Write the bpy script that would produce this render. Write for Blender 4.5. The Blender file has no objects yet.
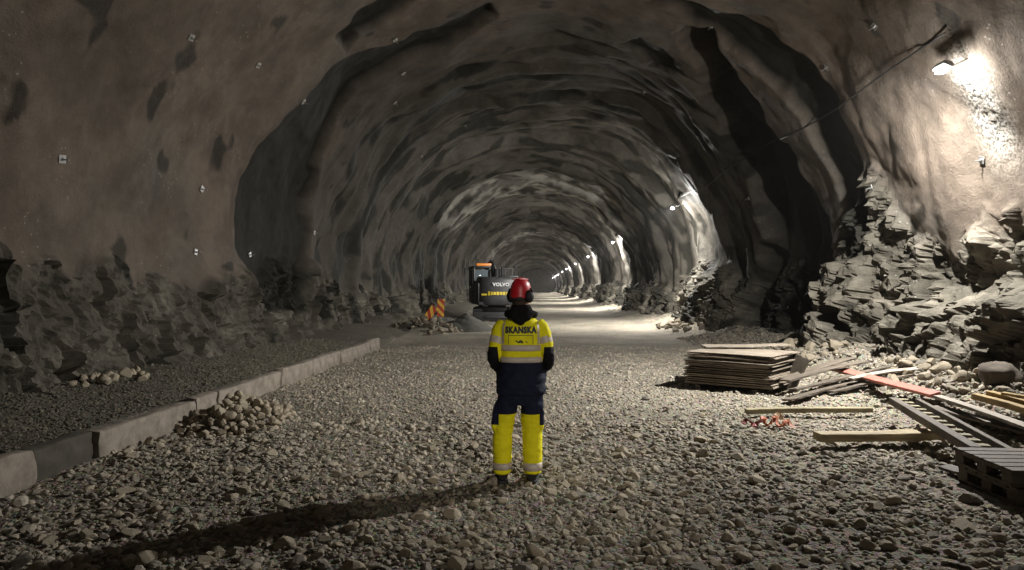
import bpy, bmesh, math, random
import numpy as np
from mathutils import Vector, Matrix, Euler
from mathutils.bvhtree import BVHTree

rnd = random.Random(7)
rng = np.random.default_rng(11)
SC = bpy.context.scene
COL = SC.collection
PI = math.pi

# ------------------------------------------------------------------ numpy noise
_perm = np.arange(256)
np.random.default_rng(3).shuffle(_perm)
_perm = np.concatenate([_perm, _perm, _perm])
_grad = np.random.default_rng(5).normal(size=(256, 3))
_grad /= np.linalg.norm(_grad, axis=1)[:, None]

def _h(i, j, k):
    return _perm[(_perm[(_perm[i & 255] + j) & 255] + k) & 255]

def noise(x, y, z=0.0):
    x, y, z = np.broadcast_arrays(np.asarray(x, float), np.asarray(y, float), np.asarray(z, float))
    i, j, k = np.floor(x).astype(int), np.floor(y).astype(int), np.floor(z).astype(int)
    fx, fy, fz = x - i, y - j, z - k
    u, v, w = [t * t * t * (t * (t * 6 - 15) + 10) for t in (fx, fy, fz)]
    out = 0
    for a in (0, 1):
        for b in (0, 1):
            for c in (0, 1):
                g = _grad[_h(i + a, j + b, k + c)]
                d = g[..., 0] * (fx - a) + g[..., 1] * (fy - b) + g[..., 2] * (fz - c)
                out = out + d * (u if a else 1 - u) * (v if b else 1 - v) * (w if c else 1 - w)
    return out * 1.5

def fbm(x, y, z=0.0, o=4):
    s, a, f = 0, 1.0, 1.0
    for _ in range(o):
        s = s + a * noise(x * f + 17.3 * _, y * f + 5.1 * _, z * f)
        a *= .5; f *= 2.03
    return s

_cr = np.random.default_rng(9).random((256, 8))

def facets(x, y, z, seed=0):
    """Broken-rock height: every cell has its own level and its own tilt, so faces meet in creases."""
    i, j, k = np.floor(x).astype(int), np.floor(y).astype(int), np.floor(z).astype(int)
    best = np.full(x.shape, 1e9); val = np.zeros(x.shape)
    for a in (-1, 0, 1):
        for b in (-1, 0, 1):
            for c in (-1, 0, 1):
                r = _cr[_h(i + a + seed, j + b, k + c)]
                dx, dy, dz = i + a + r[..., 0] - x, j + b + r[..., 1] - y, k + c + r[..., 2] - z
                d = dx * dx + dy * dy + dz * dz
                v = (r[..., 3] - .5) + (r[..., 4] - .5) * dx * 1.4 + (r[..., 5] - .5) * dy * 1.4 + (r[..., 6] - .5) * dz * 1.4
                m = d < best
                best = np.where(m, d, best); val = np.where(m, v, val)
    return val

def sstep(a, b, x):
    t = np.clip((x - a) / (b - a), 0, 1)
    return t * t * (3 - 2 * t)

# ------------------------------------------------------------------ the tunnel's shape
TX, TA, TB, TZ = .2, 7.2, 6.7, 2.5      # centre line x, half width, arch radius, springing height

LAMP_CUT = [(27.0, 38.5), (51.0, 59.5), (76.5, 84), (102, 110), (127, 135), (153, 161), (180, 188), (208, 216)]
# zones of bare dark wet shotcrete; right bands and deep overbreak also hold painted shade, in (arch angle, distance along the tunnel)
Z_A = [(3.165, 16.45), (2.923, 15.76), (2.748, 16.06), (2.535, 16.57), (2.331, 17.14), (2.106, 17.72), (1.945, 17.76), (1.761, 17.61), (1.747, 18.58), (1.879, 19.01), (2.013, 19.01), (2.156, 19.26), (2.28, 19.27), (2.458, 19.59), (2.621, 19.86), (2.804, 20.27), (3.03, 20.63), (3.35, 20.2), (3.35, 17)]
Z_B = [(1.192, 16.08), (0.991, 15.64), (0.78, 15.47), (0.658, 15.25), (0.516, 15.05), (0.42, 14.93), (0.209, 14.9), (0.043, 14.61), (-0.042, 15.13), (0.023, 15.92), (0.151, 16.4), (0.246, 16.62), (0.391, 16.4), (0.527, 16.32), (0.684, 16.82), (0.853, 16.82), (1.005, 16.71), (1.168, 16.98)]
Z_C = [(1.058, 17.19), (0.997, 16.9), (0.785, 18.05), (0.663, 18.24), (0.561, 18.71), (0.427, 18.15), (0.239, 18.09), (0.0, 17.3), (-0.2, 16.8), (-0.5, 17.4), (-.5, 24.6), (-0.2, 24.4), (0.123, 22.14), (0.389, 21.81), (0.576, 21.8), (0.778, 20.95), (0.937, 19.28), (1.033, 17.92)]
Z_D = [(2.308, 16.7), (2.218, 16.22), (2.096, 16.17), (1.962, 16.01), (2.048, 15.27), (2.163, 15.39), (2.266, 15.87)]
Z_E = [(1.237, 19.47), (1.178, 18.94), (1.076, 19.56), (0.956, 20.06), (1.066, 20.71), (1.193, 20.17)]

def zone(poly, ph, y, soft):
    """1 inside the outline, falling to 0 over `soft` metres outside it."""
    P = [(a * 7.0, b) for a, b in poly]
    px, py = ph * 7.0, y
    ins = np.zeros(px.shape, bool); d = np.full(px.shape, 1e9)
    for q in range(len(P)):
        (x1, y1), (x2, y2) = P[q], P[(q + 1) % len(P)]
        ex, ey = x2 - x1, y2 - y1
        t = np.clip(((px - x1) * ex + (py - y1) * ey) / (ex * ex + ey * ey + 1e-9), 0, 1)
        d = np.minimum(d, np.hypot(px - x1 - t * ex, py - y1 - t * ey))
        c = (y1 > py) != (y2 > py)
        xi = x1 + (py - y1) * ex / (ey if abs(ey) > 1e-9 else 1e-9)
        ins ^= c & (px < xi)
    sd = np.where(ins, -d, d)
    return 1 - sstep(-soft, soft, sd)

def shell(ph, y, want='pos'):
    ph, y = np.broadcast_arrays(np.asarray(ph, float), np.asarray(y, float))
    c, s = np.cos(ph), np.sin(ph)
    X0, Z0 = TA * c, TZ + TB * s
    # a ragged coordinate, so that edges wander
    wob = .35 * fbm(ph * 4.0, y * .5, 3.0, 3)
    y2 = y + wob
    p2 = ph + .05 * fbm(ph * 5.0 + 9, y * .8, 7.0, 3)
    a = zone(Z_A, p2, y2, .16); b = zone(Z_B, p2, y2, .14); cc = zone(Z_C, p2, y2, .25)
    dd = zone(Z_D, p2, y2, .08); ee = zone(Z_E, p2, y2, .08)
    far = sstep(19, 23, y)
    # rounds of the blasting: each flares outwards, then steps in
    L = 5.1
    t = (y + 1.3 * noise(ph * 1.3, y * .12, 1.5)) / L
    kk = np.floor(t); f = t - kk
    amp = .32 + .22 * np.sin(kk * 2.4)
    saw = np.where(f < .91, f / .91, (1 - f) / .09) * amp - .16
    off = saw * (0.10 + .9 * far)
    # ribs and folds running round the arch
    off = off + (.055 + .16 * far) * fbm(ph * 1.6, y * .62, 11.0, 3)
    rid = 1 - np.abs(noise(ph * 2.1 + .3 * noise(ph * 3, y * .4, 8.0), y * .85, 21.0)) * 2.2
    off = off + (.03 + .13 * far) * np.clip(rid, 0, 1) ** 2
    off = off + .28 * fbm(X0 * .28, y * .26, Z0 * .28, 3)
    off = off + .035 * fbm(X0 * 1.7, y * 1.7, Z0 * 1.7, 3)
    off = off + .30 * a + .26 * b + .95 * cc + .20 * dd + .22 * ee
    # rock left bare below the sprayed part
    right = sstep(.0, .6, c)
    lim = 2.15 + .9 * fbm(y * .33, right * 3.0, 2.0, 3) - .5 * sstep(20, 30, y) + right * (.35 + 1.9 * np.exp(-((y - 14.6) / 1.3) ** 2) + .9 * np.exp(-((y - 31) / 3.5) ** 2))
    rock = 1 - sstep(lim - .25, lim + .25, Z0 + .3 * noise(X0 * 2, y * 2, Z0 * 2))
    # a burst patch of rubble-rough spray beside the near lamp
    rp = np.exp(-(((ph - .33) / .13) ** 2 + ((y - 10.75) / .42) ** 2) * 1.3)
    off = off + (.82 + .18 * right) * rock * (.46 * facets(X0 * .9, y * .95, Z0 * .7) + .27 * facets(X0 * 2.3, y * 2.5, Z0 * 1.9, 31) + .12 * facets(X0 * 5.5, y * 5.5, Z0 * 5, 77) + .035 * fbm(X0 * 6, y * 6, Z0 * 6, 2)) - .12 * rock
    off = off + rp * .10 * facets(X0 * 8, y * 8, Z0 * 8, 13)
    # right foot: a ledge of rock near the camera and the pillar of rock before the deep hollow
    foot = right * sstep(5, 8, y) * (1 - sstep(12.8, 13.8, y))
    off = off - foot * .55 * (1 - sstep(1.25, 1.75, Z0 + .35 * noise(y * .9, 4.0, Z0))) + foot * .25 * np.exp(-((Z0 - 2.0) / .3) ** 2) * rock
    pil = right * np.exp(-((y - 15.3) / .75) ** 2) * (1 - sstep(3.0, 3.9, Z0 + .5 * noise(y * 2, 1.0, Z0)))
    off = off - .62 * pil
    # the sections that carry the lamps are cut deeper, with ragged shoulders at both ends
    yy = y + .9 * noise(ph * 1.7, y * .05, 61.0) + .25 * noise(ph * 6, y * .3, 63.0)
    for a0, a1 in LAMP_CUT:
        off = off + .42 * sstep(a0 - .4, a0 + .4, yy) * (1 - sstep(a1 - .5, a1 + .5, yy))
    off = off - .65 * sstep(42.5, 48.5, yy) * (1 - sstep(49.3, 50.2, yy)) * sstep(.25, .7, s)
    off = off - right * .5 * np.exp(-((y - 30.5) / 3.2) ** 2) * (1 - sstep(1.2, 3.2, Z0))
    if want == 'pos':
        return np.stack([TX + (TA + off) * c, y, TZ + (TB + off) * s], -1)
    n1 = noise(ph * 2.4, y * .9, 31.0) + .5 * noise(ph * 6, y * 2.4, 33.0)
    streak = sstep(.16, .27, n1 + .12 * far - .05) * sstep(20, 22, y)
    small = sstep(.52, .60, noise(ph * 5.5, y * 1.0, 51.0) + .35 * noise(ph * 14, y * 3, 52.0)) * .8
    pale = sstep(42, 44.5, y + .9 * noise(ph * 1.7, y * .05, 61.0)) * (1 - sstep(48.5, 49.5, y)) * sstep(.3, .7, np.sin(ph))  # bright lamplit rings, put into the lining colour
    pale = np.maximum(pale, .7 * sstep(89, 91, y) * (1 - sstep(97, 98, y)))
    pale = pale * (.25 + .75 * sstep(-.25, .25, noise(ph * 4.5, y * 1.3, 71.0) + .5 * noise(ph * 11, y * 3.5, 72.0)))
    streak = streak * (1 - pale)
    wet_shade = np.clip(np.maximum.reduce([a, b, cc, dd, ee, streak * .92, small]), 0, 1)  # damp concrete, plus shade painted into the right bands and hollow
    return wet_shade, rock, rp, pale

def far_bend(p):
    """The tunnel bends slightly to the right far away."""
    y = p[..., 1]
    q = p.copy()
    q[..., 0] += np.where(y > 90, (np.clip(y, 90, 400) - 90) ** 2 * 0.00004, 0)
    return q

def floor_h(x, y):
    x, y = np.broadcast_arrays(np.asarray(x, float), np.asarray(y, float))
    h = .035 * fbm(x * .5, y * .5, 2.0, 4) + .014 * fbm(x * 3, y * 3, 5.0, 3)
    h = h + sstep(18, 30, y) * .10 * (noise(x * .10, y * .11, 9.0) + .6 * noise(x * .2 + 3, y * .3, 4.0))
    kend = 1 - sstep(19, 24, y)
    bank = sstep(-4.60, -4.66, x) * kend * .28 + sstep(-4.7, -7.0, x) * .16
    bank = bank + (1 - kend) * .30 * sstep(-3.9, -5.6, x)
    rr = sstep(4.7, 6.3, x) * (.33 * (1 - sstep(14, 20, y)) * sstep(-6, 4, y) + .15)
    wr = sstep(6.0, 7.2, x) * .30 * np.clip(noise(x * 1.2, y * 1.1, 13.0) + .5, 0, 1)
    h = h + bank + rr + wr
    h = h + sstep(4.9, 6.2, x) * .10 * facets(x * 3.1, y * 3.1, 0 * x, 5)
    # low spoil heaps: against the kerb, by the markers, by the digger
    for cx, cy, r, hh in ((-3.85, 8.9, .8, .18), (-4.1, 26.6, 1.4, .42), (-5.3, 29, 2.2, .4), (4.75, 10.9, .9, .20)):
        d = np.hypot(x - cx, y - cy) / r
        h = h + hh * np.clip(1 - d, 0, 1) ** .9 * (1 + .25 * noise(x * 2, y * 2, 3.0))
    return h

# ------------------------------------------------------------------ camera and points on the ground
CAM = Vector((0, 0, 1.78)); YAW = math.radians(1.76); PIT = math.radians(.25); FPX = 1024 * 24 / 36
cam = bpy.data.cameras.new('camera'); cam.lens = 24; cam.sensor_width = 36; cam.clip_end = 600; cam.clip_start = .05
co = bpy.data.objects.new('camera', cam); COL.objects.link(co)
co.location = CAM; co.rotation_euler = (PI / 2 + PIT, 0, YAW)
SC.camera = co

def at(px, py, z=0.0):
    """Where the line of sight through a picture point meets height z."""
    d = Euler((PI / 2 + PIT, 0, YAW)).to_matrix() @ Vector(((px - 512) / FPX, -(py - 285) / FPX, -1))
    t = (z - CAM.z) / d.z
    return CAM + d * t

# ------------------------------------------------------------------ materials
def mat(name, col=(.5, .5, .5), rough=.8, metal=0.0, emit=None, estr=0.0):
    m = bpy.data.materials.new(name); m.use_nodes = True
    b = m.node_tree.nodes['Principled BSDF']
    b.inputs['Base Color'].default_value = (*col, 1); b.inputs['Roughness'].default_value = rough
    b.inputs['Metallic'].default_value = metal
    if emit:
        b.inputs['Emission Color'].default_value = (*emit, 1); b.inputs['Emission Strength'].default_value = estr
    return m

class N:
    def __init__(s, m):
        s.t = m.node_tree; s.b = s.t.nodes['Principled BSDF']
    def new(s, kind, **kw):
        n = s.t.nodes.new(kind)
        for k, v in kw.items():
            if k.startswith('i_'):
                key = k[2:].replace('_', ' ')
                n.inputs[int(key) if key.isdigit() else key].default_value = v
            else: setattr(n, k, v)
        return n
    def link(s, a, b): s.t.links.new(a, b)
    def coord(s, out='Object', scale=(1, 1, 1)):
        c = s.new('ShaderNodeTexCoord'); mp = s.new('ShaderNodeMapping'); mp.inputs['Scale'].default_value = scale
        s.link(c.outputs[out], mp.inputs['Vector']); return mp.outputs[0]
    def noise(s, vec, scale, detail=4, rough=.6):
        n = s.new('ShaderNodeTexNoise', i_Scale=scale, i_Detail=detail, i_Roughness=rough)
        s.link(vec, n.inputs['Vector']); return n.outputs[0]
    def ramp(s, fac, stops, interp='LINEAR'):
        r = s.new('ShaderNodeValToRGB'); r.color_ramp.interpolation = interp
        e = r.color_ramp.elements
        e[0].position, e[0].color = stops[0][0], (*stops[0][1], 1)
        e[1].position, e[1].color = stops[-1][0], (*stops[-1][1], 1)
        for p, c in stops[1:-1]:
            q = e.new(p); q.color = (*c, 1)
        s.link(fac, r.inputs[0]); return r.outputs[0]
    def mix(s, fac, a, b, blend='MIX'):
        m = s.new('ShaderNodeMix', data_type='RGBA', blend_type=blend)
        for v, i in ((fac, 0), (a, 6), (b, 7)):
            if hasattr(v, 'links'): s.link(v, m.inputs[i])
            elif i: m.inputs[i].default_value = (*v, 1)
            else: m.inputs[0].default_value = v
        return m.outputs[2]
    def math(s, op, a, b=0.0, c=0.0):
        m = s.new('ShaderNodeMath', operation=op)
        for i, v in enumerate((a, b, c)):
            if hasattr(v, 'links'): s.link(v, m.inputs[i])
            else: m.inputs[i].default_value = v
        return m.outputs[0]
    def attr(s, name): return s.new('ShaderNodeAttribute', attribute_name=name).outputs['Fac']
    def bump(s, h, dist=.02, strength=1.0, nrm=None):
        b = s.new('ShaderNodeBump', i_Strength=strength, i_Distance=dist); s.link(h, b.inputs['Height'])
        if nrm: s.link(nrm, b.inputs['Normal'])
        return b.outputs[0]
    def out(s, col=None, rough=None, nrm=None):
        if col is not None: s.link(col, s.b.inputs['Base Color'])
        if rough is not None: s.link(rough, s.b.inputs['Roughness'])
        if nrm is not None: s.link(nrm, s.b.inputs['Normal'])

def shotcrete():
    m = mat('sprayed_concrete'); n = N(m); v = n.coord()
    big = n.noise(v, .22, 5, .6); fine = n.noise(v, 5, 8, .7); mid = n.noise(v, 1.1, 6, .62)
    dry = n.ramp(big, [(.36, (.105, .086, .068)), (.5, (.148, .119, .095)), (.64, (.130, .117, .099))])
    # older, greyer spray further in, darkened to stand for the deep shade there
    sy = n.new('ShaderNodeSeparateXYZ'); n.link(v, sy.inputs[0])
    old_shade = n.math('MULTIPLY', n.math('SUBTRACT', n.math('MULTIPLY_ADD', mid, 6.0, sy.outputs['Y']), 19.0), .12); old_shade.node.use_clamp = True
    dry = n.mix(n.math('MULTIPLY', old_shade, .85), dry, (.056, .053, .045))
    dry = n.mix(n.math('MULTIPLY', n.attr('lit_ring'), .8), dry, (.50, .48, .43))  # lamplight on the far rings painted as paler concrete
    dry = n.mix(.65, dry, n.ramp(mid, [(.32, (.52, .52, .52)), (.6, (1.12, 1.1, 1.08))]), 'MULTIPLY')
    dry = n.mix(.5, dry, n.ramp(fine, [(.3, (.7, .7, .7)), (.7, (1.25, 1.25, 1.25))]), 'MULTIPLY')
    wet_shade_col = n.ramp(fine, [(.3, (.008, .0078, .006)), (.7, (.021, .020, .0155))])  # dark damp concrete, also used for the painted shade
    rockc = n.ramp(mid, [(.35, (.058, .053, .042)), (.55, (.115, .104, .083)), (.7, (.20, .178, .143))])
    rockc = n.mix(.6, rockc, n.ramp(fine, [(.3, (.6, .6, .6)), (.7, (1.3, 1.3, 1.3))]), 'MULTIPLY')
    col = n.mix(n.attr('rock'), dry, rockc)
    # pale flecks and dark speckles of splashed mortar
    vo = n.new('ShaderNodeTexVoronoi', i_Scale=9.0); n.link(v, vo.inputs['Vector'])
    fl = n.math('MULTIPLY', n.math('LESS_THAN', vo.outputs['Distance'], .13), n.math('GREATER_THAN', n.noise(v, .9, 3), .56))
    col = n.mix(n.math('MULTIPLY', fl, .55), col, (.36, .34, .31))
    col = n.mix(n.math('MULTIPLY', n.attr('wet_shade'), .93), col, wet_shade_col)
    sp = n.ramp(n.noise(v, 22, 3, .7), [(.42, (.05, .05, .045)), (.56, (.36, .33, .29))])
    col = n.mix(n.math('MINIMUM', n.math('MULTIPLY', n.attr('splash'), 1.6), 1.0), col, sp)
    rr = n.math('SUBTRACT', .86, n.math('MULTIPLY', n.attr('wet_shade'), .22))
    rr = n.math('MULTIPLY_ADD', n.noise(v, 3, 3), -.12, rr)
    h = n.math('ADD', n.math('MULTIPLY', fine, .35), n.noise(v, 22, 6, .75))
    n.out(col, rr, n.bump(n.math('ADD', h, n.math('MULTIPLY', mid, 2.0)), .045, .7))
    n.b.inputs['Specular IOR Level'].default_value = .12
    return m

def ground_mat():
    m = mat('crushed_stone_ground'); n = N(m); v = n.coord()
    vo = n.new('ShaderNodeTexVoronoi', i_Scale=13.0, i_Randomness=1.0); n.link(v, vo.inputs['Vector'])
    vs = n.new('ShaderNodeTexVoronoi', i_Scale=42.0); n.link(v, vs.inputs['Vector'])
    mid = n.noise(v, .5, 6, .65); fine = n.noise(v, 20, 6, .7)
    c1 = n.ramp(fine, [(.3, (.13, .116, .092)), (.7, (.32, .286, .23))])
    c2 = n.mix(.55, c1, n.ramp(mid, [(.36, (.48, .47, .44)), (.62, (1.3, 1.28, 1.22))]), 'MULTIPLY')
    c3 = n.mix(.35, c2, vs.outputs['Color'], 'SOFT_LIGHT')
    sp = n.new('ShaderNodeSeparateXYZ'); n.link(v, sp.inputs[0])
    bank = n.math('LESS_THAN', sp.outputs['X'], -4.6)
    c3 = n.mix(n.math('MULTIPLY', bank, .6), c3, (.06, .056, .042))
    h = n.math('ADD', n.math('MULTIPLY', vo.outputs['Distance'], -.55), n.math('MULTIPLY', vs.outputs['Distance'], -.35))
    h = n.math('ADD', h, n.math('MULTIPLY', fine, .3))
    n.out(c3, None, n.bump(h, .05, 1.0)); n.b.inputs['Roughness'].default_value = .92
    n.b.inputs['Specular IOR Level'].default_value = .25
    return m

def stone_mat(name, base=(.31, .277, .226), var=.5):
    m = mat(name); n = N(m); v = n.coord('Object')
    g = n.new('ShaderNodeNewGeometry')
    lo = tuple(c * (1 - var) for c in base); hi = tuple(min(1, c * (1 + var * .9)) for c in base)
    c = n.ramp(g.outputs['Random Per Island'], [(0, lo), (.5, base), (.85, tuple(x * y for x, y in zip(base, (1.18, 1.12, 1.0)))), (1, hi)])
    f = n.noise(v, 30, 5, .7)
    c = n.mix(.5, c, n.ramp(f, [(.3, (.7, .7, .7)), (.7, (1.2, 1.2, 1.2))]), 'MULTIPLY')
    n.out(c, None, n.bump(f, .008, .8)); n.b.inputs['Roughness'].default_value = .85
    n.b.inputs['Specular IOR Level'].default_value = .3
    return m

def wood(name, base, axis=0, dirt=.5):
    m = mat(name); n = N(m)
    sc = [14, 14, 14]; sc[axis] = .8
    v = n.coord('Object', tuple(sc)); u = n.coord()
    g = n.noise(v, 2.2, 6, .65); d = n.noise(u, 3.0, 5, .7)
    c = n.ramp(g, [(.3, tuple(x * .55 for x in base)), (.5, base), (.7, tuple(min(1, x * 1.25) for x in base))])
    c = n.mix(dirt, c, n.ramp(d, [(.35, (.45, .43, .40)), (.62, (1.1, 1.1, 1.1))]), 'MULTIPLY')
    n.out(c, None, n.bump(g, .004, .8)); n.b.inputs['Roughness'].default_value = .75
    return m

def rough_paint(name, col, rough=.5, dirt=.4, bump=.002, scale=6, metal=0.0):
    m = mat(name, col, rough, metal); n = N(m); v = n.coord()
    d = n.noise(v, scale, 6, .7)
    c = n.mix(dirt, col, n.ramp(d, [(.35, (.4, .38, .35)), (.62, (1.05, 1.05, 1.05))]), 'MULTIPLY')
    n.out(c, None, n.bump(d, bump, .6)); return m

M = dict(
    shell=shotcrete(), ground=ground_mat(),
    gravel=stone_mat('gravel_stone'), bank_gravel=stone_mat('bank_gravel_stone', (.135, .125, .098)), rock=stone_mat('broken_rock', (.175, .155, .125), .35),
    boulder=rough_paint('boulder_stone', (.085, .068, .050), .9, .6, .01, 4),
    kerb=rough_paint('kerb_concrete', (.27, .232, .19), .9, .75, .01, 5),
    sheet=wood('weathered_plywood', (.20, .165, .125), 0, .6),
    ply_edge=wood('plywood_edge', (.42, .34, .24), 0, .5),
    grey_wood=wood('grey_plank_wood', (.105, .084, .062), 0, .6),
    pine=wood('pale_pine', (.36, .285, .165), 0, .45),
    olive=wood('greenish_pine', (.25, .215, .125), 0, .45),
    yellow_wood=wood('yellow_formwork', (.34, .24, .10), 0, .5),
    red_wood=rough_paint('red_painted_plank', (.40, .135, .10), .6, .45, .003, 5),
    white_wood=wood('bleached_plank', (.27, .235, .195), 0, .4),
    steel=rough_paint('galvanised_steel', (.50, .50, .49), .4, .4, .001, 8, .9),
    dark_steel=rough_paint('dark_steel', (.03, .03, .032), .5, .3),
    black=mat('black_rubber', (.012, .012, .013), .7),
    rubber=mat('cable_rubber', (.015, .015, .016), .55),
    lens=mat('lamp_lens', (.9, .9, .9), .3, 0, (1, .98, .95), 60),
    lamp_body=mat('lamp_housing', (.32, .33, .34), .45, .6),
    strap=rough_paint('orange_strap', (.36, .10, .035), .6, .3, .002, 12),
    pinkstrap=rough_paint('pink_strap', (.26, .065, .06), .6, .3, .002, 12),
    paper=rough_paint('pale_paper', (.62, .45, .30), .7, .3, .002, 12),
)

# ------------------------------------------------------------------ object helpers
def tag(o, label=None, cat=None, group=None, kind=None):
    if label: o['label'] = label
    if cat: o['category'] = cat
    if group: o['group'] = group
    if kind or cat: o['kind'] = kind or 'thing'
    return o

def empty(name, loc=(0, 0, 0), rot=(0, 0, 0)):
    o = bpy.data.objects.new(name, None); COL.objects.link(o); o.empty_display_size = .2
    o.location = loc; o.rotation_euler = rot; return o

def link_mesh(name, me, parent=None, m=None):
    o = bpy.data.objects.new(name, me); COL.objects.link(o)
    if m is not None:
        for x in (m if isinstance(m, (list, tuple)) else [m]): me.materials.append(x)
    if parent: o.parent = parent
    return o

def grid_mesh(name, P, smooth=True):
    r, c = P.shape[:2]
    idx = np.arange(r * c).reshape(r, c)
    q = np.stack([idx[:-1, :-1], idx[1:, :-1], idx[1:, 1:], idx[:-1, 1:]], -1).reshape(-1, 4)
    return raw_mesh(name, P.reshape(-1, 3), q, smooth)

def raw_mesh(name, V, F, smooth=False):
    me = bpy.data.meshes.new(name)
    n, k = F.shape
    me.vertices.add(len(V)); me.vertices.foreach_set('co', np.ascontiguousarray(V, dtype=np.float32).ravel())
    me.loops.add(n * k); me.loops.foreach_set('vertex_index', np.ascontiguousarray(F, dtype=np.int32).ravel())
    me.polygons.add(n); me.polygons.foreach_set('loop_start', np.arange(0, n * k, k, dtype=np.int32))
    me.polygons.foreach_set('loop_total', np.full(n, k, dtype=np.int32))
    me.polygons.foreach_set('use_smooth', np.full(n, smooth))
    me.update(calc_edges=True); return me

def add_attr(me, name, a):
    at_ = me.attributes.new(name, 'FLOAT', 'POINT'); at_.data.foreach_set('value', np.ascontiguousarray(a, dtype=np.float32).ravel())

def bm_box(bm, size, loc=(0, 0, 0), rot=(0, 0, 0), bev=0.0):
    mt = Matrix.Translation(loc) @ Euler(rot).to_matrix().to_4x4() @ Matrix.Diagonal((*size, 1))
    r = bmesh.ops.create_cube(bm, size=1, matrix=mt)
    if bev:
        es = {e for v in r['verts'] for e in v.link_edges}
        bmesh.ops.bevel(bm, geom=list(es), offset=bev, segments=2, affect='EDGES', profile=.5)

def bm_cyl(bm, r, h, loc=(0, 0, 0), rot=(0, 0, 0), r2=None, seg=16):
    mt = Matrix.Translation(loc) @ Euler(rot).to_matrix().to_4x4()
    bmesh.ops.create_cone(bm, cap_ends=True, segments=seg, radius1=r, radius2=r if r2 is None else r2, depth=h, matrix=mt)

def done(bm, name, m, parent=None, smooth=False):
    me = bpy.data.meshes.new(name); bmesh.ops.recalc_face_normals(bm, faces=bm.faces[:]); bm.to_mesh(me); bm.free()
    if smooth:
        for p in me.polygons: p.use_smooth = True
        try: me.set_sharp_from_angle(angle=math.radians(40))
        except Exception: pass
    return link_mesh(name, me, parent, m)

def box(name, size, m, parent=None, loc=(0, 0, 0), rot=(0, 0, 0), bev=0.0):
    bm = bmesh.new(); bm_box(bm, size, loc, rot, bev); return done(bm, name, m, parent)

def tube_verts(pts, radii, seg=10, closed_ends=True):
    """Loft along a polyline; radii are numbers or (a, b) pairs."""
    pts = [Vector(p) for p in pts]; V = []; F = []
    up = None
    for i, p in enumerate(pts):
        t = (pts[min(i + 1, len(pts) - 1)] - pts[max(i - 1, 0)]).normalized()
        if up is None:
            up = Vector((1, 0, 0)) if abs(t.x) < .8 else Vector((0, 1, 0))
        a = (up - t * up.dot(t)).normalized(); b = t.cross(a); up = a
        ra, rb = radii[i] if isinstance(radii[i], (tuple, list)) else (radii[i], radii[i])
        for k in range(seg):
            w = 2 * PI * k / seg; V.append(p + a * math.cos(w) * ra + b * math.sin(w) * rb)
    for i in range(len(pts) - 1):
        for k in range(seg):
            F.append((i * seg + k, i * seg + (k + 1) % seg, (i + 1) * seg + (k + 1) % seg, (i + 1) * seg + k))
    if closed_ends:
        F.append(tuple(reversed(range(seg)))); F.append(tuple((len(pts) - 1) * seg + k for k in range(seg)))
    return V, F

def smooth_path(pts, radii, n=4):
    P, R = [], []
    g = lambda r: np.array(r if isinstance(r, (tuple, list)) else (r, r), float)
    m = len(pts)
    for i in range(m - 1):
        p = [np.array(pts[max(0, min(m - 1, i + d))], float) for d in (-1, 0, 1, 2)]
        r = [g(radii[max(0, min(m - 1, i + d))]) for d in (-1, 0, 1, 2)]
        for k in range(n):
            t = k / n
            cr = lambda q: .5 * ((2 * q[1]) + (-q[0] + q[2]) * t + (2 * q[0] - 5 * q[1] + 4 * q[2] - q[3]) * t * t + (-q[0] + 3 * q[1] - 3 * q[2] + q[3]) * t ** 3)
            P.append(cr(p)); R.append(tuple(np.maximum(cr(r), .002)))
    P.append(np.array(pts[-1], float)); R.append(tuple(g(radii[-1])))
    return P, R

def tube(name, pts, radii, m, parent=None, seg=10, n=4, smooth=True):
    if not isinstance(radii, (list, tuple)): radii = [radii] * len(pts)
    P, R = smooth_path(pts, radii, n) if n > 1 else (pts, radii)
    V, F = tube_verts(P, R, seg)
    me = bpy.data.meshes.new(name); me.from_pydata([tuple(v) for v in V], [], F); me.update()
    for p in me.polygons: p.use_smooth = smooth and len(p.vertices) == 4
    return link_mesh(name, me, parent, m)

def rename_copies(root_src):
    c = root_src.copy(); COL.objects.link(c)
    for ch in root_src.children:
        d = ch.copy(); COL.objects.link(d); d.parent = c
        for g in ch.children:
            e = g.copy(); COL.objects.link(e); e.parent = d
    return c

# ------------------------------------------------------------------ the tunnel
PH0, PH1 = -.50, PI + .50
def ysteps():
    y = [-18.0]
    while y[-1] < 262:
        v = y[-1]
        st = .30 if v < 3 else .055 if v < 22 else .09 if v < 42 else .16 if v < 80 else .5 if v < 160 else 2.0
        y.append(v + st)
    return np.array(y)
YS = ysteps()
def shell_part(name, p0, p1, n):
    ph = np.linspace(p0, p1, n)
    PH, Y = np.meshgrid(ph, YS)
    P = far_bend(shell(PH, Y)); wet_shade, rock, rp, pale = shell(PH, Y, 'mask')
    me = grid_mesh(name, P)
    add_attr(me, 'wet_shade', wet_shade); add_attr(me, 'rock', rock); add_attr(me, 'splash', rp); add_attr(me, 'lit_ring', pale)
    rk = (rock[:-1, :-1].ravel() < .5) | (name == 'ceiling')
    me.polygons.foreach_set('use_smooth', rk)
    return tag(link_mesh(name, me, None, M['shell']), kind='structure')
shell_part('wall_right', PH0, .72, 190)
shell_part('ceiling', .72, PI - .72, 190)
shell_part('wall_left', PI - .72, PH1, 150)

def end_wall(name, y, flip):
    bm = bmesh.new()
    vs = []
    for ph in np.linspace(PH0, PH1, 80):
        p = far_bend(shell(ph, y)); vs.append(bm.verts.new(tuple(p)))
    bm.faces.new(vs)
    o = done(bm, name, M['shell']); return tag(o, kind='structure')
end_wall('wall_far', float(YS[-2]), 1); end_wall('wall_back', -17.5, 0)

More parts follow.
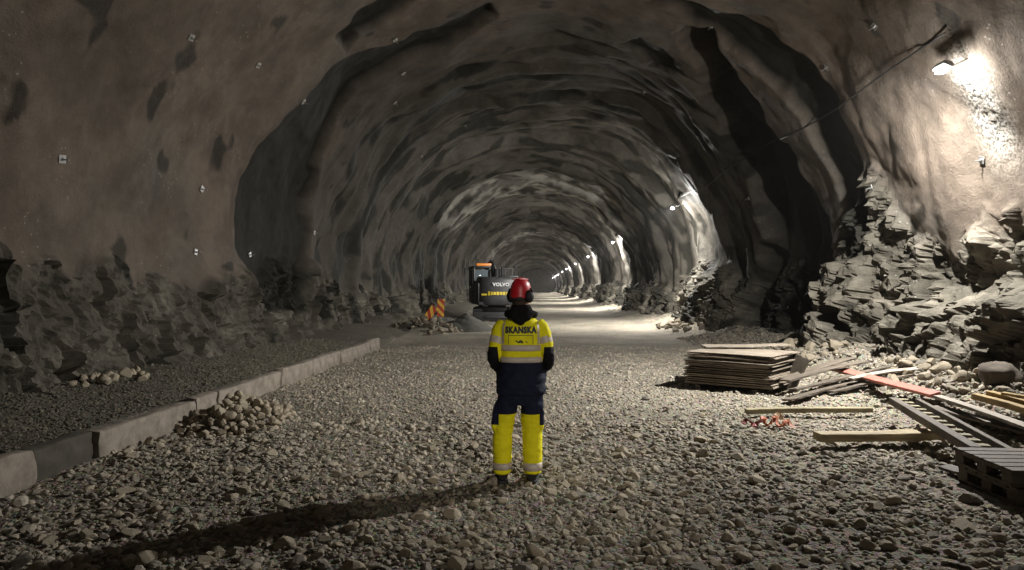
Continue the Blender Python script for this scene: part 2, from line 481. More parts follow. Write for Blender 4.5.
def floor():
    xs = np.concatenate([np.arange(-9.0, -5.7, .11), np.arange(-5.7, 7.9, .055), np.arange(7.9, 10, .15)])
    ys = [-18.0]
    while ys[-1] < 330:
        v = ys[-1]; ys.append(v + (.4 if v < 2 else .055 if v < 16 else .10 if v < 40 else .3 if v < 100 else 2))
    X, Y = np.meshgrid(xs, np.array(ys))
    P = np.stack([X, Y, floor_h(X, Y)], -1); P[..., 0] = far_bend(P)[..., 0]
    me = grid_mesh('floor', P)
    tag(link_mesh('floor', me, None, M['ground']), kind='structure')
floor()

# ------------------------------------------------------------------ stones
def ico(sub):
    bm = bmesh.new(); bmesh.ops.create_icosphere(bm, subdivisions=sub, radius=1)
    V = np.array([v.co[:] for v in bm.verts]); F = np.array([[v.index for v in f.verts] for f in bm.faces]); bm.free(); return V, F

def stone_shape(sub, seed, flat=.55):
    V, F = ico(sub); r = np.random.default_rng(seed)
    # cut by random planes: angular, convex pieces of crushed rock
    for _ in range(9):
        n = r.normal(size=3); n /= np.linalg.norm(n); d = r.uniform(.45, .85)
        k = V @ n; V = np.where((k > d)[:, None], V - (k - d)[:, None] * n, V)
    V = V * np.array([1, r.uniform(.6, .9), flat * r.uniform(.75, 1.15)])
    return V, F
SH3 = [stone_shape(3, 100 + i) for i in range(8)]
SH2 = [stone_shape(2, 200 + i) for i in range(10)]
SH1 = [stone_shape(1, 300 + i) for i in range(10)]

def rotmats(n, tilt, r):
    a = r.uniform(0, 2 * PI, n); b = r.normal(0, tilt, n); c = r.normal(0, tilt, n)
    ca, sa, cb, sb, cc, s_ = np.cos(a), np.sin(a), np.cos(b), np.sin(b), np.cos(c), np.sin(c)
    Z = np.zeros(n); O = np.ones(n)
    Rz = np.array([[ca, -sa, Z], [sa, ca, Z], [Z, Z, O]]).transpose(2, 0, 1)
    Rx = np.array([[O, Z, Z], [Z, cb, -sb], [Z, sb, cb]]).transpose(2, 0, 1)
    Ry = np.array([[cc, Z, s_], [Z, O, Z], [-s_, Z, cc]]).transpose(2, 0, 1)
    return Rx @ Ry @ Rz

def scatter(name, shapes, x, y, z, s, R, material):
    Vs, Fs, off = [], [], 0
    which = rng.integers(0, len(shapes), len(x))
    for k, (V, F) in enumerate(shapes):
        i = np.where(which == k)[0]
        if not len(i): continue
        W = np.einsum('nij,vj->nvi', R[i], V) * s[i][:, None, None] + np.stack([x[i], y[i], z[i]], -1)[:, None, :]
        Vs.append(W.reshape(-1, 3)); Fs.append((F[None] + (np.arange(len(i)) * len(V))[:, None, None] + off).reshape(-1, 3)); off += len(i) * len(V)
    me = raw_mesh(name, np.concatenate(Vs), np.concatenate(Fs))
    return link_mesh(name, me, None, material)

def blocked(x, y):
    """Places where boards, blocks and feet stand: no stones there."""
    b = (x < -4.45) & (x > -4.70)
    b |= (np.abs(x - 3.9) < 1.0) & (np.abs(y - 12.5) < 1.0) & False
    b |= np.hypot(x + .21, y - 6.25) < .10
    b |= np.hypot(x - .07, y - 6.25) < .10
    b |= (x > 3.75) & (x < 5.1) & (y > 5.5) & (y < 6.55)
    return b

# coarse stones near the camera
n = 29000
y = rng.uniform(3.3, 9.0, n) ; x = rng.uniform(-4.45, 6.6, n)
x = np.concatenate([x, rng.uniform(-4.45, 6.6, 2000)]); y = np.concatenate([y, rng.uniform(4, 11, 2000)])
s = np.clip(rng.lognormal(math.log(.0245), .45, len(x)), .015, .10)
keep = ~blocked(x, y) & (np.abs(x) < .78 * y + 1.0) & (rng.random(len(x)) < .55 + .9 * np.clip(noise(x * .8, y * .8, 3.0) + .3, 0, 1))
x, y, s = x[keep], y[keep], s[keep]
z = floor_h(x, y) + s * .22
R = rotmats(len(x), .28, rng)
dist = np.hypot(x, y)
infr = (np.abs((x / y) + .031) < .72) & (y > 4.32)
score = np.where(infr & ~((x > 3.6) & (y < 6.8)), s / dist, 0)
order = np.argsort(-score); pick = order[:240]; rest = order[240:]
o = scatter('gravel', SH2, x[rest], y[rest], z[rest], s[rest], R[rest], M['gravel'])
tag(o, 'coarse grey crushed stone covering the tunnel floor around the person', 'gravel', kind='stuff')
big_mesh = []
for k, (V, F) in enumerate(SH3):
    me = raw_mesh('stone', V, F); me.materials.append(M['gravel']); big_mesh.append(me)
MR = [raw_mesh('rock', V * np.array([1, 1, 1.35]), F) for V, F in SH3]
for me in MR: me.materials.append(M['rock'])

def stone_obj(name, meshes, p, sc, Rm, label, cat, group):
    o = bpy.data.objects.new(name, meshes[rng.integers(0, len(meshes))]); COL.objects.link(o)
    o.matrix_world = Matrix.Translation(p) @ Matrix(Rm.tolist()).to_4x4() @ Matrix.Diagonal((sc, sc, sc, 1))
    return tag(o, label, cat, group)
for i in pick:
    stone_obj('stone', big_mesh, (x[i], y[i], z[i]), float(s[i]), R[i], 'larger flat grey stone lying loose in the coarse gravel', 'stone', 'larger stones in the gravel')

# finer stones further on
n = 40000
y = rng.uniform(9.0, 21.0, n); x = rng.uniform(-4.45, 6.5, n)
s = np.clip(rng.lognormal(math.log(.024), .35, n), .012, .07)
keep = ~blocked(x, y) & (rng.random(n) < (1.25 - (y - 9) / 13) * (.4 + 1.1 * np.clip(noise(x * .5, y * .35, 8.0) + .35, 0, 1)))
x, y, s = x[keep], y[keep], s[keep]
o = scatter('gravel', SH1, x, y, floor_h(x, y) + s * .15, s, rotmats(len(x), .3, rng), M['gravel'])
tag(o, 'finer grey gravel over the roadway between the person and the digger', 'gravel', kind='stuff')
n = 14000
y = rng.uniform(5.0, 19.0, n); x = rng.uniform(-7.1, -4.72, n)
s = np.clip(rng.lognormal(math.log(.020), .35, n), .01, .05)
o = scatter('gravel', SH1, x, y, floor_h(x, y) + s * .15, s, rotmats(n, .3, rng), M['bank_gravel'])
tag(o, 'dark grey gravel fill on the raised bank behind the concrete kerb', 'gravel', kind='stuff')
n = 11500
y = rng.uniform(3.0, 24, n); x = 5.0 + 2.3 * rng.random(n) ** .8
s = np.clip(rng.lognormal(math.log(.034), .5, n), .012, .13) * np.where(y < 6.8, .75, 1)
ok_ = ~blocked(x, y); x, y, s = x[ok_], y[ok_], s[ok_]; n = len(x)
o = scatter('rubble', SH2, x, y, floor_h(x, y) + s * .15, s, rotmats(n, .5, rng), M['rock'])
tag(o, 'broken rock rubble along the foot of the rough rock wall', 'rubble', kind='stuff')

MK = [m_.copy() for m_ in MR]
for me in MK: me.materials[0] = M['gravel']
def rock_heap(cx, cy, rx, ry, n, s0, s1, label, group, rise=.0):
    P = []
    for _ in range(n):
        for _t in range(60):
            a = rnd.uniform(0, 2 * PI); r = math.sqrt(rnd.random())
            px, py = cx + rx * r * math.cos(a), cy + ry * r * math.sin(a)
            sc = rnd.uniform(s0, s1) * (1.1 - .35 * r)
            if all((px - q[0]) ** 2 + (py - q[1]) ** 2 > (.62 * (sc + q[2])) ** 2 for q in P): break
        P.append((px, py, sc))
        zz = float(floor_h(px, py)) + sc * .35 + rise * max(0, 1 - r)
        stone_obj('rock', MK if cx < -3.5 and cy < 12 else MR, (px, py, zz), sc, rotmats(1, .45, rng)[0], label, 'rock', group)
rock_heap(-3.88, 8.9, .66, .85, 130, .055, .120, 'broken rock in the heap spilled against the concrete kerb', 'rocks heaped against the kerb', .17)
rock_heap(-6.35, 10.2, .45, .9, 20, .07, .14, 'pale broken rock on the bank at the foot of the wall', 'rocks on the bank behind the kerb')
rock_heap(-4.1, 26.6, 1.35, 1.3, 50, .10, .22, 'broken rock in the heap below the striped marker boards', 'rocks below the marker boards', .25)
rock_heap(6.0, 10.6, .55, 1.5, 26, .09, .2, 'rough broken rock lying beside the red plank', 'rocks at the foot of the rock wall')
rock_heap(5.9, 15.5, .8, 1.8, 24, .12, .26, 'rough fallen rock at the wall behind the stacked sheets', 'fallen rocks behind the stacked sheets')
rock_heap(6.1, 28.5, .9, 2.6, 26, .14, .32, 'fallen rock under the second wall lamp', 'fallen rocks under the second lamp')
pb = at(990, 395, .30)
bV, bF = ico(4)
bV = bV * (1 + .16 * noise(bV[:, 0] * 1.6, bV[:, 1] * 1.6, bV[:, 2] * 1.6) + .05 * facets(bV[:, 0] * 3, bV[:, 1] * 3, bV[:, 2] * 3))[:, None] * np.array([1, .85, .72])
BM = raw_mesh('boulder', bV, bF, True); BM.materials.append(M['boulder'])
stone_obj('boulder', [BM], (6.12, 9.15, .62), .27, rotmats(1, .2, rng)[0], 'big rounded boulder sitting on the rubble against the rock wall', 'boulder', None)

# ------------------------------------------------------------------ timber, sheets and kerb
def board(name, p1, p2, width, thick, material, roll=0.0, warp=.006, chips=.004, seed=0, m2=None):
    """One plank from p1 to p2 (centres of its ends); local x runs along it."""
    p1, p2 = Vector(p1), Vector(p2); d = p2 - p1; L = d.length
    n = max(6, int(L / .08)); r = np.random.default_rng(seed)
    prof = [(-.5, -.5), (-.46, -.5), (.46, -.5), (.5, -.42), (.5, .42), (.46, .5), (-.46, .5), (-.5, .42)]
    V, F = [], []
    ph = r.uniform(0, 6)
    for i in range(n + 1):
        t = i / n; xx = (t - .5) * L
        wz = warp * math.sin(ph + t * 5) ; wy = warp * .7 * math.cos(ph * 2 + t * 4)
        for a, b in prof:
            ch = r.normal(0, chips * .25)
            e = r.normal(0, chips) if i in (0, n) else 0
            V.append((xx + e, a * width + wy + ch, b * thick + wz + ch * .3))
    k = len(prof)
    for i in range(n):
        for j in range(k): F.append((i * k + j, i * k + (j + 1) % k, (i + 1) * k + (j + 1) % k, (i + 1) * k + j))
    F.append(tuple(reversed(range(k)))); F.append(tuple(n * k + j for j in range(k)))
    me = bpy.data.meshes.new(name); me.from_pydata(V, [], F); me.update()
    o = link_mesh(name, me, None, material)
    bm = bmesh.new(); bm.from_mesh(me); bmesh.ops.recalc_face_normals(bm, faces=bm.faces[:]); bm.to_mesh(me); bm.free()
    X = d.normalized(); Y = Vector((0, 0, 1)).cross(X).normalized(); Z = X.cross(Y)
    q = Matrix((X, Y, Z)).transposed() @ Euler((roll, 0, 0)).to_matrix()
    o.matrix_world = Matrix.Translation((p1 + p2) / 2) @ q.to_4x4(); return o

fh = lambda x, y: float(floor_h(x, y))

# kerb of cast blocks, every block lies by itself
yk = 3.7
M['kerb_dark'] = rough_paint('damp_kerb_concrete', (.075, .068, .052), .9, .7, .01, 5)
for i, L in enumerate((1.3, 1.07, .85, 2.0, .6, 1.7, .87, 1.0, .7, .9, 1.1, 1.1, .9, 1.0, 1.0)):
    hgt = .31 + rnd.uniform(-.03, .02)
    bm = bmesh.new(); bm_box(bm, (.17, L - .025, hgt + .12), (0, 0, 0), (0, 0, 0), .018)
    bmesh.ops.subdivide_edges(bm, edges=[e for e in bm.edges if e.calc_length() > .2], cuts=10, use_grid_fill=True)
    for v in bm.verts:
        nz = .030 * noise(v.co.x * 5 + i * 3, v.co.y * 3.5, v.co.z * 5) + .012 * noise(v.co.x * 15, v.co.y * 15 + i, v.co.z * 15); v.co.x += float(nz); v.co.z += float(nz) * .9
    o = done(bm, 'kerb_block', M['kerb_dark'] if i == 2 else M['kerb'], None, True)
    o.location = (-4.56 + rnd.uniform(-.03, .03) - (.03 if i == 2 else 0), yk + L / 2, (hgt + .12) / 2 - .11); o.rotation_euler = (rnd.uniform(-.012, .012), rnd.uniform(-.05, .05), rnd.uniform(-.03, .03))
    if i == 2: tag(o, 'dark damp concrete block in the kerb, between two paler ones', 'kerb block', 'concrete blocks of the kerb', 'thing')
    else: tag(o, 'pale rough concrete block in the row that holds back the gravel bank', 'kerb block', 'concrete blocks of the kerb', 'thing')
    yk += L

# the stack of plywood sheets
A0 = Vector((3.72, 12.35)); ang = math.radians(-38)
R2 = Matrix.Rotation(ang, 2)
zz = fh(3.7, 12.3) + .05
for s_ in (-.5, .5):
    c = A0 + R2 @ Vector((s_, 0)); e = R2 @ Vector((0, .72))
    o = board('bearer', (c.x - e.x, c.y - e.y, zz), (c.x + e.x, c.y + e.y, zz), .09, .09, M['grey_wood'], seed=40)
    tag(o, ('timber bearer under the west end of the sheet stack' if s_ < 0 else 'timber bearer under the lamp-side end of the sheet stack'), 'bearer')
    o['label'] = 'squared timber bearer under the end of the sheet stack nearer the person' if s_ < 0 else 'squared timber bearer under the end of the sheet stack nearer the rock wall'
zz += .045
NS = 17
for k in range(NS):
    th = rnd.choice((.018, .022, .024)); zz += th / 2 + .003
    c = A0 + Vector((rnd.uniform(-.05, .05), rnd.uniform(-.05, .05))); a2 = ang + rnd.uniform(-.05, .05)
    R3 = Matrix.Rotation(a2, 2); W = rnd.uniform(1.46, 1.56); D = rnd.uniform(1.28, 1.40)
    e = R3 @ Vector((W / 2, 0)); tlt = rnd.uniform(-.006, .006)
    o = board('plywood_sheet', (c.x - e.x, c.y - e.y, zz + tlt), (c.x + e.x, c.y + e.y, zz - tlt), D, th, M['sheet'], rnd.uniform(-.004, .004), .004, .008, 60 + k)
    if k == NS - 1: tag(o, 'grey weathered plywood sheet lying on top of the stack', 'plywood sheet', 'sheets of the plywood stack')
    else: tag(o, 'weathered plywood sheet inside the neat stack, only its edge showing', 'plywood sheet', 'sheets of the plywood stack')
    zz += th / 2 + .009
# a thin sheet askew on the top and one leaning on the stack's end
e = Matrix.Rotation(math.radians(-6), 2) @ Vector((.78, 0)); c = A0 + Vector((.30, .72))
o = board('plywood_sheet', (c.x - e.x, c.y - e.y, zz + .012), (c.x + e.x, c.y + e.y, zz + .055), .72, .014, M['sheet'], -.02, .006, .008, 90)
tag(o, 'thin plywood sheet lying askew over the back of the stack', 'plywood sheet')
ce = A0 + R2 @ Vector((.86, .12))
o = board('plywood_sheet', (ce.x + .10, ce.y + .62, fh(ce.x, ce.y) + .33), (ce.x - .02, ce.y - .45, fh(ce.x, ce.y) + .30), .62, .016, M['sheet'], math.radians(66), .004, .006, 91)
tag(o, 'thin dark sheet leaning against the lamp-side end of the stack', 'plywood sheet')
o['label'] = 'thin dark sheet leaning against the end of the stack that faces the rock wall'

# slanting jumble of dark boards beside the stack
jl = [((3.85, 10.50, .09), (5.45, 11.15, .34), .22, .03, 'lowest dark board of the slanting jumble, its tip nearest the strap'),
      ((4.05, 10.80, .20), (5.75, 11.35, .47), .24, .03, 'dark board second from the bottom in the slanting jumble'),
      ((4.05, 11.15, .30), (5.60, 11.65, .55), .26, .03, 'grey board lying on top of the slanting jumble, rough split edge'),
      ((4.15, 11.50, .28), (5.55, 12.05, .56), .24, .03, 'dark board at the back of the slanting jumble, near the stack'),
      ((4.55, 10.60, .20), (6.00, 10.95, .42), .14, .03, 'narrow grey lath at the front of the slanting jumble'),
      ((4.95, 10.80, .38), (6.10, 11.05, .50), .09, .03, 'short pale lath crossing the high end of the slanting jumble')]
for k, (a, b, wd, th, lb) in enumerate(jl):
    tag(board('board', a, b, wd, th, M['grey_wood'] if k != 5 else M['white_wood'], [-.12, -.16, -.10, -.05, -.1, .2][k], .012, .012, 120 + k), lb, 'board')

def pl(name, q1, q2, w_, t_, m, label, roll=0.0, seed=0, cat='plank'):
    """Plank given by where its ends are seen and how high they lie."""
    a = at(*q1); b = at(*q2)
    return tag(board(name, a, b, w_, t_, m, roll, .006, .004, seed), label, cat)
pl('batten', (746, 411, .09), (871, 409, .10), .10, .065, M['olive'], 'thin greenish batten lying behind the orange strap', .05, 201)
pl('plank', (817, 437, .15), (956, 434, .13), .15, .085, M['pine'], 'pale yellow plank lying on stones in front of the batten', .04, 202)
pl('plank', (828, 437, .13), (930, 430, .15), .10, .03, M['pine'], 'shorter pale plank lying close behind the yellow one', -.03, 203)
pl('plank', (834, 368, .42), (936, 395, .36), .15, .045, M['red_wood'], 'long red painted plank pointing from the jumble toward the rock wall', .28, 204)
pl('plank', (868, 379, .37), (948, 400, .30), .12, .03, M['white_wood'], 'bleached plank lying just under the red plank', .0, 205)
pl('plank', (938, 396, .36), (1052, 436, .34), .11, .035, M['white_wood'], 'long bleached plank between the notched frame and the yellow formwork', .05, 206)
pl('plank', (935, 407, .24), (1050, 437, .22), .20, .03, M['grey_wood'], 'dark wide plank lying beside the notched frame', .05, 207)
pl('beam', (975, 396, .46), (1062, 421, .44), .09, .07, M['yellow_wood'], 'yellow formwork beam, the one of three nearest the notched frame', .0, 208, 'beam')
pl('beam', (990, 394, .50), (1070, 413, .50), .09, .07, M['yellow_wood'], 'yellow formwork beam lying between two others like it', .0, 209, 'beam')
pl('beam', (1004, 394, .54), (1080, 408, .54), .07, .06, M['yellow_wood'], 'yellow formwork beam nearest the rock wall of the three', .0, 210, 'beam')
pl('plank', (985, 413, .33), (1050, 428, .33), .16, .03, M['grey_wood'], 'dark plank under the ends of the yellow formwork beams', .05, 211)
pl('plank', (950, 402, .33), (1030, 425, .30), .06, .03, M['white_wood'], 'narrow bleached lath beside the long bleached plank', .1, 212)
pl('plank', (945, 466, .06), (985, 479, .06), .14, .03, M['grey_wood'], 'broken dark board on the stones before the pallet', .1, 213)

# notched timber frame: two rails joined by short blocks
fa = at(904, 401, .32); fb = at(992, 452, .25)
fr = empty('notched_frame', fa); tag(fr, 'long timber frame of two rails with a row of notched blocks between', 'timber frame')
dv = Vector(fb) - Vector(fa); LN = dv.length; ux = dv.normalized()
uy = Vector((0, 0, 1)).cross(ux).normalized()
fr.matrix_world = Matrix.Translation(fa) @ Matrix((ux, uy, ux.cross(uy))).transposed().to_4x4()
def rail(y0, wd, hh):
    bm = bmesh.new(); bm_box(bm, (LN, wd, hh), (LN / 2, y0, 0), (0, 0, 0), .006)
    done(bm, 'rail', M['grey_wood'], fr)
rail(-.13, .10, .09); rail(.16, .06, .08)
for k in range(12):
    xx = .10 + k * (LN - .2) / 11
    bm = bmesh.new(); bm_box(bm, (.085, .10, .03), (xx, -.03, .028), (0, 0, 0), .004)
    done(bm, 'block', M['olive'], fr)
for k in range(5):
    xx = .12 + k * (LN - .24) / 4
    bm = bmesh.new(); bm_box(bm, (.05, .28, .02), (xx, .01, -.035), (0, 0, 0), .003)
    done(bm, 'cross_slat', M['grey_wood'], fr)

# two pallets, one on the other
def pallet(loc, rz, label):
    p = empty('pallet', loc, (0, 0, rz)); tag(p, label, 'pallet', 'stacked pallets')
    for k in range(6):
        bm = bmesh.new(); bm_box(bm, (1.2, .115, .022), (0, -.345 + k * .138, .131), (0, 0, rnd.uniform(-.008, .008)), .003); done(bm, 'deck_board', M['grey_wood'], p)
    for xx in (-.55, 0, .55):
        bm = bmesh.new(); bm_box(bm, (.10, .8, .022), (xx, 0, .109), (0, 0, 0), .003); done(bm, 'stringer_board', M['grey_wood'], p)
        bm = bmesh.new(); bm_box(bm, (.10, .8, .022), (xx, 0, .011), (0, 0, 0), .003); done(bm, 'bottom_board', M['grey_wood'], p)
        for yy in (-.33, 0, .33):
            bm = bmesh.new(); bm_box(bm, (.10, .13, .075), (xx, yy, .060), (0, 0, 0), .004); done(bm, 'block', M['grey_wood'], p)
    return p
pz = fh(4.5, 6.0) + .02
pallet((4.52, 6.03, pz), math.radians(-1), 'lower pallet of the two stacked at the picture corner')['label'] = 'lower dark wooden pallet, resting on the stones beneath another'
pallet((4.50, 6.05, pz + .145), math.radians(-2), 'x')['label'] = 'upper dark wooden pallet with its slatted deck showing'

# crumpled ratchet strap in front of the batten
def strap(name, pts, wd, m, label, seed):
    P, _ = smooth_path(pts, [.01] * len(pts), 6); r = random.Random(seed)
    V, F = [], []
    for i, p in enumerate(P):
        t = Vector(P[min(i + 1, len(P) - 1)] - P[max(i - 1, 0)]).normalized()
        tw = 1.4 * math.sin(i * .55 + seed); s = (Vector((0, 0, 1)) * math.cos(tw) + t.cross(Vector((0, 0, 1))).normalized() * math.sin(tw)).normalized()
        nn = t.cross(s).normalized() * .0025
        for q in (Vector(p) + s * wd / 2 + nn, Vector(p) + s * wd / 2 - nn, Vector(p) - s * wd / 2 - nn, Vector(p) - s * wd / 2 + nn): V.append(q)
    for i in range(len(P) - 1):
        for j in range(4): F.append((i * 4 + j, i * 4 + (j + 1) % 4, i * 4 + 4 + (j + 1) % 4, i * 4 + 4 + j))
    F.append((3, 2, 1, 0)); F.append(tuple(len(V) - 4 + j for j in range(4)))
    me = bpy.data.meshes.new(name); me.from_pydata([tuple(v) for v in V], [], F); me.update()
    return link_mesh(name, me, None, m)
g = lambda px, py, z: tuple(at(px, py, z))
o = strap('strap', [g(757, 424, .05), g(763, 418, .12), g(768, 425, .06), g(775, 417, .14), g(779, 426, .06), g(787, 421, .10), g(793, 427, .05)], .075, M['strap'], '', 1)
tag(o, 'crumpled orange strap lying on the gravel before the batten', 'strap')
o = strap('strap', [g(743, 424, .05), g(748, 420, .09), g(753, 425, .05), g(760, 422, .08)], .07, M['pinkstrap'], '', 4)
tag(o, 'short dark pink strap end beside the crumpled orange one', 'strap')
o = strap('paper_scrap', [g(774, 420, .10), g(778, 414, .17), g(782, 419, .10)], .07, M['paper'], '', 2)
tag(o, 'pale folded scrap sticking up out of the orange strap', 'scrap')

# ------------------------------------------------------------------ anchor plates on the walls
BOLTS = [(2.577, 11.42, 'upper wall above the dim corner'), (2.524, 13.9, ''), (2.523, 16.64, ''), (2.968, 9.65, ''), (2.942, 13.94, ''), (2.935, 16.03, ''), (3.139, 13.81, ''), (2.122, 17.42, ''), (2.159, 19.95, ''), (2.001, 30.29, ''), (2.259, 21.97, ''), (0.613, 14.51, ''), (0.21, 14.27, ''), (0.203, 11.25, ''), (0.623, 12.14, ''), (1.058, 23.91, ''), (1.598, 34.2, ''), (2.323, 30.26, ''), (2.989, 20.98, ''), (3.12, 17.63, ''), (0.467, 18.68, ''), (0.332, 22.26, ''), (0.973, 17.0, '')]
for k, (ph, yy, _) in enumerate(BOLTS):
    p = shell(ph, yy); nrm = Vector((-math.cos(ph), rnd.uniform(-.15, .0), -math.sin(ph))).normalized()
    r = empty('rock_bolt', tuple(Vector(p) + nrm * .035)); r.rotation_euler = nrm.to_track_quat('Z', 'X').to_euler()
    r.rotation_euler.rotate_axis('Z', rnd.uniform(0, 1.5))
    tag(r, 'small square steel plate of a rock bolt on the sprayed tunnel lining', 'rock bolt', 'rock bolt plates on the lining')
    bm = bmesh.new(); bm_box(bm, (.12, .12, .008), (0, 0, 0), (0, 0, 0), .002)
    for v in bm.verts: v.co.z -= .12 * (v.co.x ** 2 + v.co.y ** 2) * 4
    done(bm, 'plate', M['steel'], r)
    bm = bmesh.new(); bm_cyl(bm, .022, .025, (0, 0, .016), seg=6); done(bm, 'nut', M['steel'], r)
    bm = bmesh.new(); bm_cyl(bm, .011, .12, (0, 0, .05), seg=8); done(bm, 'bolt_end', M['steel'], r)

# ------------------------------------------------------------------ striped marker boards
def stripe_mat():
    m = mat('striped_board', (.9, .5, .05), .45); n = N(m); v = n.coord()
    s = n.new('ShaderNodeSeparateXYZ'); n.link(v, s.inputs[0])
    t = n.math('ADD', n.math('MULTIPLY', s.outputs['X'], 1.0), s.outputs['Z'])
    f = n.math('FRACT', n.math('MULTIPLY', t, 3.1))
    c = n.ramp(f, [(0, (.50, .05, .02)), (.5, (.90, .52, .06))], 'CONSTANT')
    c = n.mix(.35, c, n.ramp(n.noise(v, 9, 4), [(.4, (.5, .45, .4)), (.6, (1, 1, 1))]), 'MULTIPLY')
    n.out(c); return m
M['stripe'] = stripe_mat()
def marker(loc, rot, label):
    r = empty('marker_board', loc, rot); tag(r, label, 'marker board')
    bm = bmesh.new(); bm_box(bm, (.28, .03, .70), (0, 0, .42), (0, 0, 0), .012); done(bm, 'panel', M['stripe'], r)
    bm = bmesh.new(); bm_box(bm, (.05, .035, .40), (0, .03, .15), (0, 0, 0), .004); done(bm, 'post', M['steel'], r)
    bm = bmesh.new(); bm_box(bm, (.06, .05, .5), (0, .03, -.2)); bm_box(bm, (.42, .26, .08), (0, .02, -.3), (0, 0, 0), .02); done(bm, 'foot', M['black'], r)
    return r
marker((-3.70, 27.1, fh(-3.70, 27.1) + .36), (.02, .05, .15), 'upright red and yellow striped marker board by the spoil heap')
marker((-4.25, 26.3, fh(-4.25, 26.3) + .10), (.0, math.radians(36), .1), 'red and yellow striped marker board tipped over on the rocks')

M['spoil'] = rough_paint('dark_spoil', (.075, .072, .060), .95, .5, .02, 6)
def heap(cx, cy, r, hh, label, seed):
    rr, aa = np.meshgrid(np.linspace(0, 1, 40), np.linspace(0, 2 * PI, 81))
    x_, y_ = cx + rr * r * np.cos(aa), cy + rr * r * np.sin(aa)
    z_ = floor_h(x_, y_) - .03 + hh * (1 - rr) ** .85 * (1 + .18 * noise(x_ * 1.3, y_ * 1.3, seed)) + .03 * fbm(x_ * 4, y_ * 4, seed, 3) * (1 - rr)
    tag(link_mesh('dirt_heap', grid_mesh('dirt_heap', np.stack([x_, y_, z_], -1)), None, M['spoil']), label, 'dirt heap', None, 'stuff')
heap(-2.75, 28.2, 1.25, .80, 'dark cone of fine spoil between the marker boards and the excavator', 4.0)
heap(-3.6, 28.6, 1.5, .55, 'low dark mound of spoil behind the upright marker board', 7.0)

# ------------------------------------------------------------------ the digger seen from behind
def text_mesh(name, body, size, m, parent, depth=.004, bold=.0, spacing=1.0, subdiv=0):
    cu = bpy.data.curves.new('lettering', 'FONT'); cu.body = body; cu.size = size; cu.align_x = 'CENTER'; cu.align_y = 'CENTER'
    cu.extrude = depth; cu.offset = bold; cu.space_character = spacing; cu.resolution_u = 3
    t = bpy.data.objects.new('lettering', cu); COL.objects.link(t); bpy.context.view_layer.update()
    me = bpy.data.meshes.new_from_object(t.evaluated_get(bpy.context.evaluated_depsgraph_get()))
    bpy.data.objects.remove(t); bpy.data.curves.remove(cu); me.name = name; me.materials.clear()
    return link_mesh(name, me, parent, m)

M['dig_grey'] = rough_paint('digger_dark_grey', (.018, .018, .019), .45, .5, .002, 4)
M['dig_mid'] = rough_paint('digger_mid_grey', (.036, .036, .037), .5, .5, .002, 4)
M['dig_yellow'] = rough_paint('digger_yellow', (.55, .42, .03), .5, .4, .002, 5)
M['glass'] = mat('cab_glass', (.10, .12, .13), .08)
M['beacon'] = mat('orange_beacon', (.75, .24, .03), .4)
M['letter'] = mat('white_letter', (.5, .5, .5), .5)

dg = empty('excavator', (-2.02, 38.2, fh(-2.0, 38) - .02), (0, 0, 0))
tag(dg, 'dark grey tracked excavator seen from behind, standing beyond the person', 'excavator')
def dpart(name, boxes, m, parent=dg, rz=math.radians(14), cyl=()):
    bm = bmesh.new()
    for b in boxes: bm_box(bm, b[0], b[1], b[2] if len(b) > 2 else (0, 0, 0), b[3] if len(b) > 3 else .03)
    for c in cyl: bm_cyl(bm, *c)
    bmesh.ops.rotate(bm, verts=bm.verts[:], cent=(0, 0, 0), matrix=Matrix.Rotation(rz, 3, 'Z'))
    return done(bm, name, m, parent, True)
def track(x):
    # belt loop with pads, in line with the tunnel
    bm = bmesh.new(); L, H, W = 2.9, .72, .5
    def loop(s):
        r = H / 2; st = L - H; c = 2 * st + 2 * PI * r; s = s % c
        if s < st: return (-st / 2 + s, 0), 0
        s -= st
        if s < PI * r: a = s / r; return (st / 2 + r * math.sin(a), r - r * math.cos(a)), -a
        s -= PI * r
        if s < st: return (st / 2 - s, H), PI
        s -= st; a = s / r; return (-st / 2 - r * math.sin(a), r + r * math.cos(a)), PI - a
    c = 2 * (L - H) + PI * H; n = 40
    for k in range(n):
        (yy, z), a = loop(k * c / n)
        bm_box(bm, (W, .155, .05), (x, yy, z + .03), (-a, 0, 0), .0); bm_box(bm, (W, .03, .10), (x, yy, z + .03), (-a, 0, 0))
    t = done(bm, 'track', M['black'], dg)
    bm = bmesh.new()
    for yy, r, z in ((-1.08, .30, .39), (1.08, .30, .39), (-.5, .14, .20), (0, .14, .20), (.5, .14, .20), (0, .09, .62)):
        bm_cyl(bm, r, .3, (x, yy, z), (0, PI / 2, 0), seg=20)
    done(bm, 'track_wheel', M['dark_steel'], t, True)
    bm = bmesh.new(); bm_box(bm, (.22, 2.0, .26), (x, 0, .40), (0, 0, 0), .04); done(bm, 'track_frame', M['dark_steel'], t, True)
for x in (-.98, .98): track(x)
dpart('undercarriage', [((1.6, 1.5, .38), (0, 0, .60)), ((1.0, 1.0, .16), (0, 0, .86))], M['dark_steel'], rz=0)
dpart('dozer_blade', [((2.3, .12, .46), (0, -1.75, .33), (.12, 0, 0), .03), ((.14, .7, .14), (-.5, -1.4, .42)), ((.14, .7, .14), (.5, -1.4, .42)), ((1.3, .05, .16), (.1, -1.83, .30))], M['dig_mid'], rz=0)
dpart('turntable', [((2.5, 3.0, .16), (0, .1, 1.02))], M['dark_steel'])
